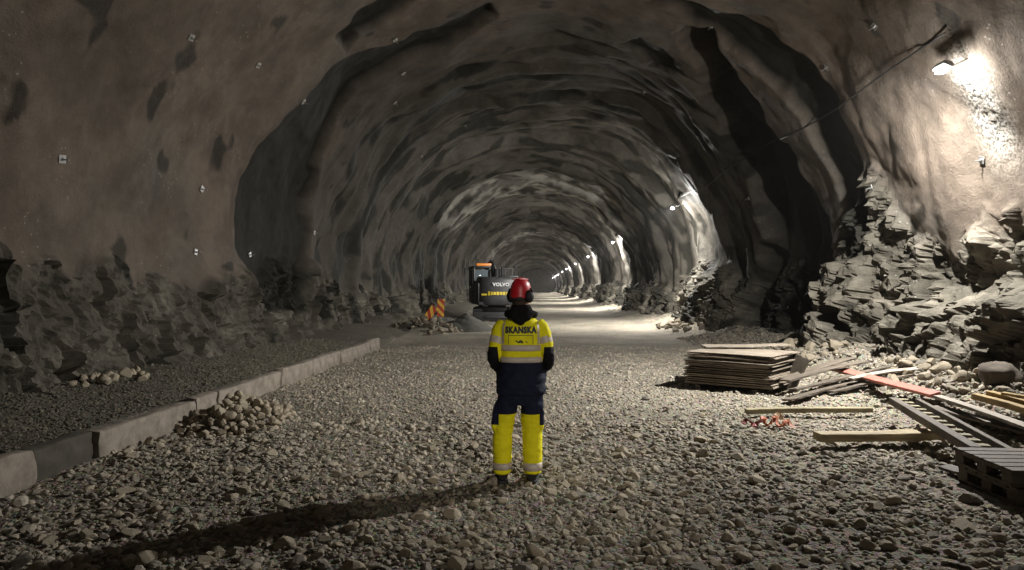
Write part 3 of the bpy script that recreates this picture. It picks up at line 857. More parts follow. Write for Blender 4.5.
# rounded counterweight
bm = bmesh.new()
prof = [(1.28, -.55), (1.28, -1.05), (1.05, -1.42), (.6, -1.60), (0, -1.66), (-.6, -1.60), (-1.05, -1.42), (-1.28, -1.05), (-1.28, -.55)]
rings = []
for z, s in ((.92, .93), (1.0, .98), (1.3, 1.0), (1.9, 1.0), (2.25, .985), (2.40, .955), (2.46, .90)):
    rings.append([bm.verts.new((x * s, y * s, z)) for x, y in prof])
for a, b in zip(rings, rings[1:]):
    for k in range(len(prof) - 1): bm.faces.new((a[k], a[k + 1], b[k + 1], b[k]))
    bm.faces.new((a[-1], a[0], b[0], b[-1]))
bm.faces.new(rings[0]); bm.faces.new(list(reversed(rings[-1])))
bmesh.ops.rotate(bm, verts=bm.verts[:], cent=(0, 0, 0), matrix=Matrix.Rotation(math.radians(14), 3, 'Z'))
cw = done(bm, 'counterweight', M['dig_mid'], dg, True)
Rz14 = Matrix.Rotation(math.radians(14), 4, 'Z')
t = text_mesh('maker_lettering', 'VOLVO', .25, M['letter'], cw, .01, .012, 1.12); t.matrix_local = Rz14 @ Matrix.Translation((-.10, -1.675, 2.03)) @ Euler((PI / 2, 0, 0)).to_matrix().to_4x4()
# yellow reflective band of short marks under the lettering
bm = bmesh.new()
for k, (xx, wd, hh, zc) in enumerate([(-.98, .30, .10, 1.50), (-.74, .10, .22, 1.56), (-.60, .12, .18, 1.56), (-.44, .14, .16, 1.56), (-.27, .14, .18, 1.56), (-.10, .14, .16, 1.56), (.07, .14, .17, 1.56), (.24, .13, .16, 1.56), (.42, .16, .10, 1.56), (.62, .18, .08, 1.56)]):
    yy = -1.655 if abs(xx) < .6 else -1.655 + (abs(xx) - .6) * .42
    bm_box(bm, (wd, .012, hh), (xx, yy - .01, zc), (0, 0, -.0 if abs(xx) < .6 else -.37 if xx < 0 else .37))
bmesh.ops.rotate(bm, verts=bm.verts[:], cent=(0, 0, 0), matrix=Matrix.Rotation(math.radians(14), 3, 'Z'))
done(bm, 'yellow_band', M['dig_yellow'], cw)
dpart('engine_hood', [((1.5, 1.1, .55), (.45, -.45, 2.15), (0, 0, 0), .08), ((1.0, .9, .14), (.55, -.4, 2.46), (0, 0, 0), .05)], M['dig_grey'])
dpart('side_panel', [((.06, 2.0, 1.15), (-1.26, -.35, 1.55)), ((.06, 2.4, 1.1), (1.26, 0, 1.5))], M['dig_grey'])
cab = dpart('cab', [((.95, .10, 1.0), (-.83, .15, 1.55)), ((.95, 1.7, .85), (-.83, .95, 1.45)), ((.08, .08, 1.15), (-1.27, .12, 2.45)), ((.08, .08, 1.15), (-.40, .12, 2.45)), ((.08, .08, 1.2), (-1.27, 1.75, 2.4)), ((.08, .08, 1.2), (-.40, 1.75, 2.4)), ((.08, .08, 1.2), (-1.27, .95, 2.4)), ((1.02, 1.75, .12), (-.83, .93, 3.03), (0, 0, 0), .04)], M['dig_grey'])
dpart('rear_window', [((.84, .02, .75), (-.83, .13, 2.50))], M['glass'], cab)
dpart('side_window', [((.02, 1.55, .95), (-1.27, .93, 2.42))], M['glass'], cab)
dpart('operator_seat', [((.5, .14, .75), (-.83, .55, 2.25), (.1, 0, 0), .05), ((.26, .1, .2), (-.83, .60, 2.72), (0, 0, 0), .04)], M['black'], cab)
dpart('beacon_bar', [((.85, .16, .15), (-.72, .16, 3.16), (0, 0, 0), .03)], M['beacon'], cab)
dpart('mirror', [((.05, .16, .34), (-1.72, .55, 2.82), (0, 0, 0), .03), ((.42, .03, .03), (-1.50, .55, 2.92), (0, 0, 0), .0)], M['black'], cab)
bm = bmesh.new(); dpart('antenna', [((.02, .02, .62), (-1.12, .35, 3.36), (0, 0, 0), .0)], M['black'], cab); bm.free()
dpart('handrail', [((.035, .035, .5), (.05, -.15, 2.70), (0, 0, 0), 0), ((.035, .035, .5), (.45, -.15, 2.70), (0, 0, 0), 0), ((.035, .035, .5), (.85, -.15, 2.70), (0, 0, 0), 0), ((1.0, .035, .035), (.45, -.15, 2.93), (0, 0, 0), 0)], M['dark_steel'])
dpart('exhaust', [], M['black'], cyl=[(.06, .55, (.20, -.5, 2.75))])
dpart('air_filter', [], M['black'], cyl=[(.17, .42, (-.05, -.2, 2.72))])
# boom and stick reach forward, folded down in front
P = [(.15, .9, 1.5), (.18, 2.2, 3.05), (.2, 3.6, 3.1), (.2, 4.7, 2.5)]
bo = tube('boom', [Rz14 @ Vector(p) for p in P], [(.17, .26), (.17, .34), (.16, .28), (.14, .20)], M['dig_grey'], dg, 8, 5)
tube('stick', [Rz14 @ Vector(p) for p in [(.2, 4.5, 2.9), (.2, 4.75, 1.9), (.2, 4.55, .9)]], [(.14, .22), (.13, .22), (.11, .16)], M['dig_grey'], dg, 8, 3)
tube('boom_cylinder', [Rz14 @ Vector(p) for p in [(-.08, 1.2, 1.35), (-.10, 2.4, 2.55)]], .07, M['steel'], dg, 10, 1)
dpart('bucket', [((.9, .06, .7), (.2, 4.2, .55), (.3, 0, 0)), ((.05, .7, .6), (-.24, 4.5, .5), (.3, 0, 0)), ((.05, .7, .6), (.64, 4.5, .5), (.3, 0, 0)), ((.9, .7, .06), (.2, 4.5, .78), (.2, 0, 0))], M['dark_steel'])
dpart('work_light', [((.14, .10, .16), (1.02, -.2, 3.05), (0, 0, 0), .02), ((.04, .04, .5), (1.02, -.2, 2.75), (0, 0, 0), 0)], M['black'])

# ------------------------------------------------------------------ the person
def bake_union(parts, voxel, smooth_it=4, name='tmp'):
    V, F = [], []
    for v, f in parts:
        o_ = len(V); V += [tuple(q) for q in v]; F += [tuple(i + o_ for i in q) for q in f]
    me = bpy.data.meshes.new(name); me.from_pydata(V, [], F); me.update()
    bm = bmesh.new(); bm.from_mesh(me); bmesh.ops.recalc_face_normals(bm, faces=bm.faces[:]); bm.to_mesh(me); bm.free()
    o = bpy.data.objects.new(name, me); COL.objects.link(o)
    r = o.modifiers.new('r', 'REMESH'); r.mode = 'VOXEL'; r.voxel_size = voxel; r.use_smooth_shade = True
    s = o.modifiers.new('s', 'SMOOTH'); s.iterations = smooth_it; s.factor = .5
    bpy.context.view_layer.update()
    out = bpy.data.meshes.new_from_object(o.evaluated_get(bpy.context.evaluated_depsgraph_get()))
    bpy.data.objects.remove(o); bpy.data.meshes.remove(me); out.name = name; return out

def T(pts, radii, seg=16, n=5):
    P, R = smooth_path(pts, radii, n); return tube_verts(P, R, seg)
def rings(rr, seg=32, pw=2.4, n=4):
    """Horizontal sections (z, cx, cy, rx, ry), squared a little."""
    a = np.array(rr, float); P, _ = smooth_path([tuple(r[:3]) for r in rr], [.1] * len(rr), n)
    Rx, _ = smooth_path([(r[3], r[4], 0) for r in rr], [.1] * len(rr), n)
    V, F = [], []
    for (z, cx, cy), (rx, ry, _) in zip(P, Rx):
        for k in range(seg):
            w_ = 2 * PI * k / seg; c, s = math.cos(w_), math.sin(w_)
            V.append((cx + rx * math.copysign(abs(c) ** (2 / pw), c), cy + ry * math.copysign(abs(s) ** (2 / pw), s), z))
    m = len(P)
    for i in range(m - 1):
        for k in range(seg): F.append((i * seg + k, i * seg + (k + 1) % seg, (i + 1) * seg + (k + 1) % seg, (i + 1) * seg + k))
    F.append(tuple(range(seg))); F.append(tuple((m - 1) * seg + k for k in range(seg)))
    return V, F
def ell(c, r, rot=(0, 0, 0), u=20, v=14):
    bm = bmesh.new(); bmesh.ops.create_uvsphere(bm, u_segments=u, v_segments=v, radius=1, matrix=Matrix.Translation(c) @ Euler(rot).to_matrix().to_4x4() @ Matrix.Diagonal((*r, 1)))
    V = [tuple(x.co) for x in bm.verts]; bm.verts.index_update(); F = [tuple(x.index for x in f.verts) for f in bm.faces]; bm.free(); return V, F
def wrinkle(me, amp, sc=(9, 9, 5), seed=0.0, zf=None):
    n = len(me.vertices); co_ = np.empty(n * 3, np.float32); me.vertices.foreach_get('co', co_); co_ = co_.reshape(-1, 3)
    nr = np.empty(n * 3, np.float32); me.vertices.foreach_get('normal', nr); nr = nr.reshape(-1, 3)
    x_, y_, z_ = co_.T
    q = noise(x_ * sc[0] + seed, y_ * sc[1], z_ * sc[2])
    d = (1 - np.abs(q) * 2) * .6 + .6 * noise(x_ * sc[0] * 2.2, y_ * sc[1] * 2.2 + seed, z_ * sc[2] * 2.6)
    a_ = amp * (zf(co_) if zf else 1)
    co_ += nr * (d * a_)[:, None]; me.vertices.foreach_set('co', co_.ravel()); me.update()

SKIN = rough_paint('skin', (.50, .29, .20), .5, .15, .0005, 20)
M['glove'] = rough_paint('dark_glove', (.022, .022, .025), .8, .4, .002, 20)
M['boot'] = rough_paint('boot_leather', (.025, .022, .02), .7, .5, .002, 15)
M['hood'] = rough_paint('black_fleece', (.012, .011, .012), .95, .3, .003, 40)
M['helmet'] = mat('red_helmet_shell', (.46, .010, .018), .42)
M['reflect'] = rough_paint('reflective_tape', (.60, .52, .45), .45, .35, .001, 14)
M['letter_dark'] = mat('dark_lettering', (.035, .04, .05), .7)
M['grey_trim'] = mat('grey_trim', (.30, .29, .28), .7)

HIVIS = (.92, .84, .014); NAVY = (.010, .013, .034); BLACKF = (.008, .008, .011)
def cloth(name, build):
    m = mat(name, HIVIS, .75); n = N(m); v = n.coord(); s = n.new('ShaderNodeSeparateXYZ'); n.link(v, s.inputs[0])
    x_, y_, z_ = s.outputs
    c = build(n, x_, y_, z_)
    fb_ = n.noise(v, 260, 2, .5); d = n.noise(v, 8, 5, .7)
    c = n.mix(.30, c, n.ramp(d, [(.35, (.55, .52, .48)), (.6, (1, 1, 1))]), 'MULTIPLY')
    n.out(c, None, n.bump(n.math('ADD', fb_, n.math('MULTIPLY', d, 3)), .002, .7)); n.b.inputs['Specular IOR Level'].default_value = .2; return m
def jacket_cols(n, x_, y_, z_):
    torso = n.math('GREATER_THAN', z_, 1.085); ax = n.math('ABSOLUTE', n.math('ADD', x_, .0))
    arm = n.math('GREATER_THAN', ax, n.math('MULTIPLY_ADD', n.math('SUBTRACT', z_, 1.1), .10, .198))
    sleeve = n.math('GREATER_THAN', z_, 1.225)
    c = n.mix(torso, NAVY, HIVIS)
    low = n.mix(sleeve, BLACKF, HIVIS)
    return n.mix(n.math('MULTIPLY', arm, n.math('GREATER_THAN', z_, 1.0)), c, low)
def trouser_cols(n, x_, y_, z_):
    ax = n.math('ABSOLUTE', n.math('ADD', x_, .015))
    side = n.math('GREATER_THAN', ax, .185)
    edge = n.math('SUBTRACT', .615, n.math('MULTIPLY', side, .10))
    return n.mix(n.math('LESS_THAN', z_, edge), NAVY, HIVIS)
M['jacket'] = cloth('hivis_jacket_cloth', jacket_cols)
M['trousers'] = cloth('hivis_trouser_cloth', trouser_cols)

PX, PY = -.11, 6.27
PZ = fh(PX, PY) + .015
HX = -.17; RX = .105                         # left and right foot, seen from behind
head_turn = math.radians(-34)
HC = Vector((.0, .035, 1.665))               # head centre
Rh = Matrix.Rotation(head_turn, 4, 'Z')
def hp(x_, y_, z_): return HC + (Rh @ Vector((x_, y_, z_)))
def placed(vf, M4): return [tuple(M4 @ Vector(v)) for v in vf[0]], vf[1]
MH = Matrix.Translation(HC) @ Rh

def arm_pts(s):
    return [(s * .145, 0, 1.43), (s * .192, -.01, 1.37), (s * .226, -.035, 1.25), (s * .242, -.045, 1.14), (s * .240, .04, 1.06), (s * .218, .13, 1.01)]
body_parts = [
    placed(ell((0, 0, .0), (.076, .098, .118)), MH), placed(ell((0, .035, -.075), (.055, .062, .06)), MH),
    placed(ell((0, .100, -.012), (.012, .022, .026)), MH), placed(ell((.078, -.005, -.01), (.014, .026, .034)), MH), placed(ell((-.078, -.005, -.01), (.014, .026, .034)), MH),
    placed(ell((0, .093, -.055), (.026, .012, .010)), MH), placed(ell((0, .085, .035), (.055, .018, .012)), MH),
    T([(0, .0, 1.42), (0, .012, 1.52), (0, .03, 1.62)], [.068, .058, .058]),
    rings([(.82, 0, 0, .15, .11), (.95, 0, 0, .155, .115), (1.1, 0, 0, .14, .10), (1.3, 0, 0, .16, .11), (1.42, 0, 0, .17, .095), (1.49, 0, 0, .08, .07)]),
]
for s, fx in ((-1, HX), (1, RX)):
    body_parts.append(T([(s * .085, 0, .90), (fx * .55 + s * .045, .01, .70), (fx, .015, .47), (fx, -.01, .28), (fx, -.02, .09)], [.085, .078, .055, .052, .038]))
    body_parts.append(T([(fx, -.045, .055), (fx + s * .005, .04, .05), (fx + s * .015, .13, .035)], [(.035, .04), (.038, .035), (.03, .02)]))
    body_parts.append(T(arm_pts(s), [.05, .048, .042, .038, .034, .025]))
bme = bake_union(body_parts, .008, 3, 'person')
P0 = link_mesh('person', bme, None, SKIN)
P0.location = (PX, PY, PZ)
tag(P0, 'person seen from behind in a red helmet and yellow high-visibility workwear', 'person')
def face_bit(name, c, r, m):
    V, F = placed(ell(c, r, u=12, v=8), MH); me = bpy.data.meshes.new(name); me.from_pydata(V, [], F); me.update()
    for p in me.polygons: p.use_smooth = True
    return link_mesh(name, me, P0, m)
EW = mat('eye_white', (.7, .68, .65), .3); LIP = mat('lips', (.42, .17, .14), .5)
for s in (-1, 1):
    e = face_bit('eye', (s * .031, .082, .008), (.013, .011, .011), EW)
    face_bit('eyebrow', (s * .032, .092, .032), (.019, .006, .004), M['hood'])
face_bit('mouth', (0, .099, -.056), (.021, .006, .005), LIP)
# short dark hair under the helmet
hme = bake_union([placed(ell((0, -.012, .012), (.082, .094, .108)), MH), placed(ell((0, -.03, -.05), (.066, .062, .055)), MH)], .008, 2, 'hair')
hr = link_mesh('hair', hme, P0, mat('brown_hair', (.05, .028, .016), .8))
bm = bmesh.new(); bm.from_mesh(hme)
kill = [v for v in bm.verts if (MH.inverted() @ v.co).y > .035 - max(0, (MH.inverted() @ v.co).z) * .2]
bmesh.ops.delete(bm, geom=kill, context='VERTS'); bm.to_mesh(hme); bm.free()

# boots
for s, fx in ((-1, HX), (1, RX)):
    rz = -s * .14
    V1, F1 = T([(0, -.065, .055), (0, -.01, .06), (0, .08, .052), (0, .165, .04), (0, .205, .03)], [(.046, .05), (.050, .055), (.050, .048), (.050, .036), (.030, .022)], 18)
    V2, F2 = T([(0, -.02, .06), (0, -.03, .14), (0, -.03, .21)], [(.058, .052), (.056, .056), (.058, .06)], 18)
    M4 = Matrix.Translation((fx, -.005, 0)) @ Matrix.Rotation(rz, 4, 'Z')
    bo_ = link_mesh('boot', bake_union([placed((V1, F1), M4), placed((V2, F2), M4)], .007, 2, 'boot'), P0, M['boot'])
    bm = bmesh.new(); bm_box(bm, (.098, .27, .024), (0, .065, .004), (0, 0, 0), .008); bm_box(bm, (.09, .09, .03), (0, -.055, .0), (0, 0, 0), .006)
    bmesh.ops.transform(bm, matrix=M4, verts=bm.verts[:]); done(bm, 'sole', M['black'], bo_)

# trousers
parts = [rings([(.70, -.02, 0, .155, .125), (.76, -.01, 0, .185, .14), (.88, 0, 0, .195, .145), (1.0, 0, 0, .17, .12)])]
for s, fx in ((-1, HX), (1, RX)):
    parts.append(rings([(.80, s * .095, 0, .105, .125), (.66, (s * .10 + fx) / 2 + .0, .0, .100, .115), (.55, fx * .9, .005, .093, .102), (.42, fx, .006, .088, .096), (.28, fx, -.008, .086, .094), (.16, fx, -.02, .082, .092), (.105, fx, -.022, .080, .092), (.075, fx, -.02, .078, .095)], 26, 2.2))
    # knee and cargo pockets on the outer side
    parts.append(rings([(.70, fx * .6 + s * .105, .0, .028, .075), (.64, fx * .7 + s * .10, .0, .034, .08), (.50, fx * .95 + s * .078, .0, .030, .075), (.46, fx + s * .07, .0, .018, .06)], 18, 3.5))
tme = bake_union(parts, .009, 4, 'trousers'); wrinkle(tme, .009, (7, 7, 13), 3.0)
tr = link_mesh('trousers', tme, P0, M['trousers']); tr['label'] = 'navy trousers with yellow lower legs'
def band(name, cx, cy, rx, ry, z0, z1, m, parent, pw=2.3, tilt=0.0):
    V, F = [], []; seg = 40
    for zz_, e in ((z0, .0), (z0, .004), ((z0 + z1) / 2, .005), (z1, .004), (z1, .0)):
        for k in range(seg):
            w_ = 2 * PI * k / seg; c, s = math.cos(w_), math.sin(w_)
            V.append((cx + (rx + e) * math.copysign(abs(c) ** (2 / pw), c), cy + (ry + e) * math.copysign(abs(s) ** (2 / pw), s), zz_ + tilt * c))
    for i in range(4):
        for k in range(seg): F.append((i * seg + k, i * seg + (k + 1) % seg, (i + 1) * seg + (k + 1) % seg, (i + 1) * seg + k))
    me = bpy.data.meshes.new(name); me.from_pydata(V, [], F); me.update()
    for p in me.polygons: p.use_smooth = True
    return link_mesh(name, me, parent, m)
band('reflective_band', HX, -.019, .085, .096, .112, .172, M['reflect'], tr)
band('reflective_band', RX, -.019, .085, .096, .105, .175, M['reflect'], tr)

# jacket with sleeves
parts = [rings([(.79, 0, 0, .215, .160), (.83, 0, 0, .222, .168), (.93, 0, 0, .215, .162), (1.03, 0, 0, .198, .148), (1.10, 0, 0, .190, .140), (1.20, 0, -.004, .185, .138), (1.32, 0, -.01, .192, .142), (1.40, 0, -.012, .190, .130), (1.455, 0, -.008, .150, .105), (1.50, 0, .0, .10, .08), (1.52, 0, .0, .07, .07)], 40, 2.5)]
for s in (-1, 1):
    ap = arm_pts(s)
    parts.append(T(ap[:-1] + [(s * .224, .105, 1.022)], [.066, .070, .062, .057, .050, .042], 20))
    parts.append(ell((s * .185, .055, .93), (.045, .09, .085)))    # side pocket bulge
jme = bake_union(parts, .009, 3, 'jacket'); wrinkle(jme, .010, (6, 6, 10), 1.0, lambda c_: .45 + .8 * sstep(1.35, 1.1, c_[:, 2]) + .6 * sstep(.2, .25, np.abs(c_[:, 0])))
jk = link_mesh('jacket', jme, P0, M['jacket']); jk['label'] = 'yellow high-visibility jacket with navy hem and black forearms'
band('reflective_band', 0, 0, .197, .149, 1.085, 1.135, M['reflect'], jk, 2.5)
band('reflective_band', 0, -.002, .194, .147, 1.190, 1.243, M['reflect'], jk, 2.5)
for s in (-1, 1):
    # sleeve band, square to the arm
    a_, b_ = Vector(arm_pts(s)[2]), Vector(arm_pts(s)[1]); d_ = (b_ - a_).normalized(); c_ = a_ + d_ * .03
    V, F = tube_verts([c_ - d_ * .030, c_ + d_ * .030], [.070, .073], 28, False)
    me = bpy.data.meshes.new('reflective_band'); me.from_pydata([tuple(v) for v in V], [], F); me.update()
    for p in me.polygons: p.use_smooth = True
    link_mesh('reflective_band', me, jk, M['reflect'])

# lettering and seams on the back, pressed onto the cloth
bv = BVHTree.FromObject(jk, bpy.context.evaluated_depsgraph_get())
def onto_back(me, x0, z0, lift=.003):
    for v in me.vertices:
        o_ = Vector((x0 + v.co.x, -.6, z0 + v.co.y)); h_ = bv.ray_cast(o_, Vector((0, 1, 0)))
        y_ = h_[0].y if h_[0] else -.15
        v.co = (o_.x, y_ - lift - max(0, v.co.z) * .5, o_.z)
    me.update()
bpy.context.view_layer.update()
t = text_mesh('back_lettering', 'SKANSKA', .076, M['letter_dark'], jk, .0, .0052, 1.14)
bm = bmesh.new(); bm.from_mesh(t.data); bmesh.ops.subdivide_edges(bm, edges=[e for e in bm.edges if e.calc_length() > .02], cuts=2); bmesh.ops.triangulate(bm, faces=bm.faces[:]); bm.to_mesh(t.data); bm.free()
xs_ = [v.co.x for v in t.data.vertices]; k_ = .285 / (max(xs_) - min(xs_))
for v in t.data.vertices: v.co.x *= k_
onto_back(t.data, .0, 1.378, .005)
def seam(name, pts, wd, m):
    V, F = [], []
    for (x1, z1), (x2, z2) in zip(pts, pts[1:]):
        d = Vector((x2 - x1, z2 - z1)); n_ = Vector((-d.y, d.x)).normalized() * wd / 2; q = max(1, int(d.length / .02))
        for i in range(q):
            a = Vector((x1, z1)) + d * (i / q); b = Vector((x1, z1)) + d * ((i + 1) / q); o_ = len(V)
            V += [(*(a - n_), 0), (*(b - n_), 0), (*(b + n_), 0), (*(a + n_), 0)]; F.append((o_, o_ + 1, o_ + 2, o_ + 3))
    me = bpy.data.meshes.new(name); me.from_pydata(V, [], F); me.update(); ob = link_mesh(name, me, jk, m); onto_back(me, 0, 0, .004); return ob
seam('seam', [(-.11, 1.332), (.11, 1.332)], .005, M['letter_dark'])
seam('seam', [(-.11, 1.335), (-.11, 1.25)], .004, M['letter_dark'])
seam('seam', [(.11, 1.335), (.11, 1.25)], .004, M['letter_dark'])
seam('back_emblem', [(-.045, 1.285), (-.02, 1.268), (.0, 1.288), (.022, 1.265), (.0, 1.272), (-.02, 1.268)], .011, M['letter_dark'])
seam('back_emblem', [(.045, 1.278), (.062, 1.27)], .006, M['letter_dark'])
M['hood'].node_tree.nodes['Principled BSDF'].inputs['Specular IOR Level'].default_value = .08
for s in (-1, 1):
    seam('shoulder_tape', [(s * .150, 1.455), (s * .158, 1.40), (s * .162, 1.25)], .018, M['reflect'])

# hood lying on the shoulders, its point hanging down the back
hood_me = bake_union([
    T([(-.09, .07, 1.51), (-.118, .0, 1.515), (-.09, -.075, 1.52), (0, -.10, 1.515), (.09, -.075, 1.52), (.118, .0, 1.515), (.09, .07, 1.51), (0, .10, 1.49), (-.09, .07, 1.51)], [.034] * 9, 14),
    rings([(1.425, 0, -.145, .012, .018), (1.455, 0, -.14, .05, .028), (1.49, 0, -.12, .098, .045), (1.53, 0, -.085, .112, .06), (1.57, 0, -.05, .098, .075), (1.60, 0, -.02, .085, .075)], 28, 2.2)], .008, 3, 'hood')
wrinkle(hood_me, .008, (12, 12, 12), 5.0); link_mesh('hood', hood_me, P0, M['hood'])

# helmet: shell with rim, ear cups on a band
bm = bmesh.new(); seg = 40
prof = [(1.0, -.035), (1.02, -.012), (.985, .0), (.97, .03), (.92, .068), (.80, .102), (.60, .128), (.36, .143), (.12, .149)]
rg = []
for f_, z_ in prof:
    rr = []
    for k in range(seg):
        w_ = 2 * PI * k / seg; ridge = .004 * math.exp(-((math.cos(w_)) / .25) ** 2) * (1 - f_) * 2
        peak = .035 * max(0, math.sin(w_)) ** 6 if z_ < .0 else 0
        rr.append(bm.verts.new((.094 * f_ * math.cos(w_), (.114 * f_ + peak) * math.sin(w_) - .005, z_ + .035 + ridge)))
    rg.append(rr)
for a, b in zip(rg, rg[1:]):
    for k in range(seg): bm.faces.new((a[k], a[(k + 1) % seg], b[(k + 1) % seg], b[k]))
tp = bm.verts.new((0, -.005, .186))
for k in range(seg): bm.faces.new((rg[-1][k], rg[-1][(k + 1) % seg], tp))
for x_ in (-.035, 0, .035): bm_box(bm, (.010, .15, .012), (x_, -.01, .178 - abs(x_) * .18), (0, 0, 0), .004)
bmesh.ops.transform(bm, matrix=MH, verts=bm.verts[:])
hl = done(bm, 'helmet', M['helmet'], P0, True); hl['label'] = 'red hard hat with black ear defenders'
for s in (-1, 1):
    bm = bmesh.new(); bmesh.ops.create_uvsphere(bm, u_segments=18, v_segments=12, radius=1, matrix=Matrix.Translation((s * .103, -.015, .016)) @ Matrix.Diagonal((.040, .050, .060, 1)))
    bmesh.ops.transform(bm, matrix=MH, verts=bm.verts[:]); em = done(bm, 'ear_defender', M['black'], hl, True)
    tube('ear_defender_arm', [hp(s * .13, -.01, .03), hp(s * .128, -.01, .075), hp(s * .105, -.01, .085)], .008, M['black'], hl, 8, 3)
tube('helmet_harness', [hp(-.085, -.02, .01), hp(-.06, -.095, -.005), hp(0, -.115, -.008), hp(.06, -.095, -.005), hp(.085, -.02, .01)], [(.004, .016)] * 5, M['black'], hl, 8, 5)

# gloved hands, fingers curled
for s in (-1, 1):
    wr = Vector((s * .223, .11, 1.02)); fw = Vector((-s * .25, .72, -.55)).normalized(); side = Vector((s * -.55, .15, .35)); side = (side - fw * side.dot(fw)).normalized(); dn = fw.cross(side).normalized()
    if dn.z > 0: dn = -dn
    hs = [T([wr - fw * .02, wr + fw * .02, wr + fw * .055, wr + fw * .09], [(.030, .024), (.032, .022), (.040, .017), (.038, .014)], 12, 3)]
    for k, (off_, ln) in enumerate(((.030, .072), (.010, .082), (-.011, .076), (-.031, .060))):
        b0 = wr + fw * .085 + side * off_; b1 = b0 + fw * ln * .42 + dn * .012; b2 = b1 + fw * ln * .12 + dn * ln * .38; b3 = b2 - fw * ln * .18 + dn * ln * .16
        hs.append(T([b0 - fw * .02, b0, b1, b2, b3], [.0105, .0105, .010, .0095, .007], 10, 3))
    b0 = wr + fw * .035 + side * .034; hs.append(T([b0 - side * .012, b0 + side * .018 + fw * .02 + dn * .01, b0 + side * .020 + fw * .05 + dn * .022, b0 + side * .006 + fw * .07 + dn * .03], [.014, .012, .011, .008], 10, 3))
    gme = bake_union(hs, .0042, 2, 'work_glove'); gl = link_mesh('work_glove', gme, P0, M['glove'])
    V, F = tube_verts([wr - fw * .03, wr + fw * .004], [.036, .034], 20, False)
    me = bpy.data.meshes.new('glove_cuff'); me.from_pydata([tuple(v) for v in V], [], F); me.update(); link_mesh('glove_cuff', me, gl, M['grey_trim'])

# ------------------------------------------------------------------ wall lamps
LAMP_PH = .47
def lamp(name_label, y, power, group='wall lamps', lift=0.0, off=.55, tint=(1, .985, .96), size=.10, spill=.4, aim=(-.55, .40, -.78), cone=None):
    ph = LAMP_PH + lift
    w = shell(ph, y); w = far_bend(w)
    nrm = np.array([-math.cos(ph), 0, -math.sin(ph)])
    p = w + nrm * off
    yaw = 0
    r = empty('wall_lamp', tuple(p)); tag(r, name_label, 'lamp', group)
    # bracket arm from the wall to the housing
    tube('bracket', [tuple(w - p - nrm * .05), tuple((w - p) * .5), (0.03, 0, .07)], .014, M['steel'], r, 8, 3)
    bm = bmesh.new(); bm_box(bm, (.16, .34, .07), (0, 0, .05), (0, .35, 0), .025)
    for k in range(6): bm_box(bm, (.12, .012, .03), (.015, -.12 + .048 * k, .095), (0, .35, 0))
    done(bm, 'housing', M['lamp_body'], r)
    bm = bmesh.new(); bmesh.ops.create_uvsphere(bm, u_segments=16, v_segments=10, radius=1, matrix=Matrix.Translation((-.01, 0, .0)) @ Matrix.Diagonal((.075, .15, .045, 1)))
    done(bm, 'lens', M['lens'], r, True)
    bm = bmesh.new(); bmesh.ops.create_uvsphere(bm, u_segments=10, v_segments=6, radius=.018, matrix=Matrix.Translation((.075, .12, .1)))
    done(bm, 'cable_gland', M['black'], r)
    L = bpy.data.lights.new('lamp_light', 'POINT'); L.energy = power; L.shadow_soft_size = size; L.color = tint
    L.energy = power * spill
    lo = bpy.data.objects.new('lamp_light', L); COL.objects.link(lo); lo.location = (-.06, 0, -.09); lo.parent = r
    # the floodlight's own beam, wide, into the tunnel and down
    if cone:  # narrow spot, only for the added fill lamp
        L2 = bpy.data.lights.new('lamp_beam', 'SPOT'); L2.spot_size = math.radians(cone); L2.spot_blend = .7; L2.shadow_soft_size = .1
    else:
        L2 = bpy.data.lights.new('lamp_beam', 'AREA'); L2.shape = 'DISK'; L2.size = .22
    L2.energy = power * (1 - spill); L2.color = tint
    lo = bpy.data.objects.new('lamp_beam', L2); COL.objects.link(lo); lo.location = (-.09, 0, -.10); lo.parent = r
    lo.rotation_euler = Vector(aim).to_track_quat('-Z', 'Y').to_euler()
    return r, w, p
LY = [10.6, 31.0, 55.5, 80.5, 106, 131, 157, 184, 212, 240]
LP = [1550, 3000, 3600, 3600, 3600, 3600, 3600, 3600, 3600, 3600]
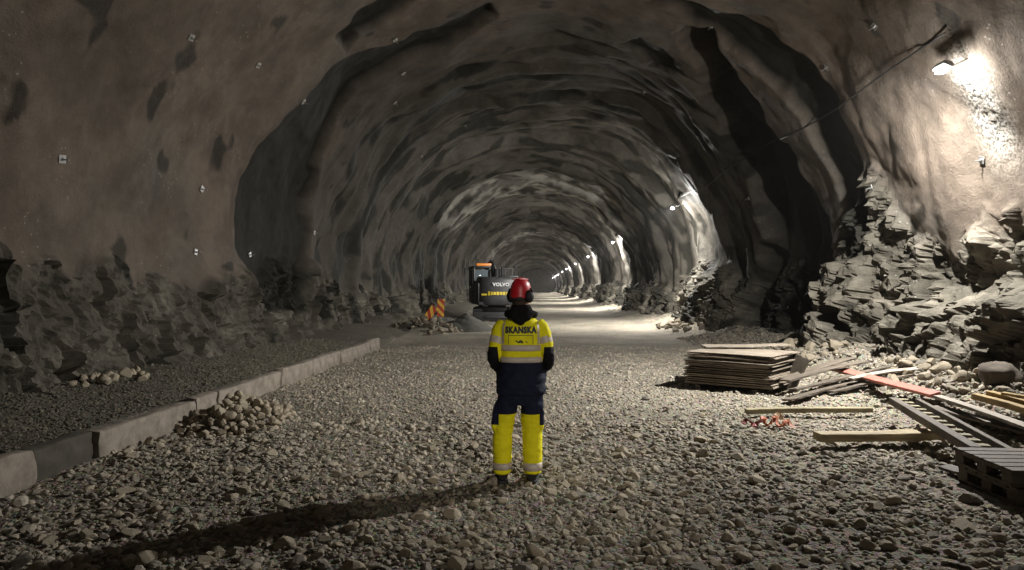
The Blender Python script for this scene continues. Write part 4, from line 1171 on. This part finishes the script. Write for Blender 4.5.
LL = ['white wall lamp nearest the viewer, beside the splash-speckled patch', 'white wall lamp above the brightly lit jagged rock foot, second along the wall',
      'white wall lamp third in the row, at the head of a bright rock rib', 'fourth wall lamp along the row, smaller than the three before',
      'fifth wall lamp along the row deep in the tunnel', 'sixth wall lamp along the row deep in the tunnel', 'seventh wall lamp, a small glare far down the row',
      'eighth wall lamp, a tiny glare far down the row', 'ninth wall lamp, next to last of the row', 'tenth wall lamp, last and smallest of the row']
wps = []
for i, (yy, pw, lb) in enumerate(zip(LY, LP, LL)):
    _r, w, p = lamp(lb, yy, pw, lift=-.035 if i == 0 else 0, tint=(1, .98, .94) if i == 0 else (1, .975, .93), off=.5 if i else .40, spill=.16 if i == 0 else .40)
    wps.append((w, p))
_r, w, p = lamp('added fill spotlight behind the viewpoint, unseen, aimed at the person from behind', -9.5, 3200, lift=.0, off=.8, spill=.05, tint=(1, .93, .82), cone=15, aim=(-6.0, 15.8, -3.95))  # unseen fill spot, added to brighten the back of the person

# the supply cable hangs in swags from lamp to lamp
pts = []
for (w1, p1), (w2, p2) in zip(wps[:6], wps[1:7]):
    ya, yb = w1[1], w2[1]; m = 14
    for k in range(m):
        yy = ya + (yb - ya) * k / m
        ph = LAMP_PH + .03 + .012 * math.cos(2 * PI * k / 7)
        q = far_bend(shell(ph, yy)); pts.append(tuple(q + np.array([-math.cos(ph), 0, -math.sin(ph)]) * .10))
c = tube('power_cable', pts, .014, M['rubber'], None, 6, 2)
tag(c, 'black power cable running along the wall from lamp to lamp', 'cable')

w = bpy.data.worlds.new('world'); SC.world = w; w.use_nodes = True
_v = w.node_tree.nodes.new('ShaderNodeVolumeScatter'); _v.inputs['Density'].default_value = .00022; _v.inputs['Anisotropy'].default_value = .35
w.node_tree.links.new(_v.outputs[0], w.node_tree.nodes['World Output'].inputs['Volume'])
w.node_tree.nodes['Background'].inputs[0].default_value = (0, 0, 0, 1)
SC.view_settings.view_transform = 'Standard'; SC.view_settings.look = 'None'
SC.view_settings.exposure = 0.0; SC.view_settings.gamma = 1; SC.view_settings.use_curve_mapping = False
SC.cycles.use_denoising = True
SC.cycles.max_bounces = 6; SC.cycles.diffuse_bounces = 4; SC.cycles.glossy_bounces = 2
SC.cycles.sample_clamp_indirect = 4
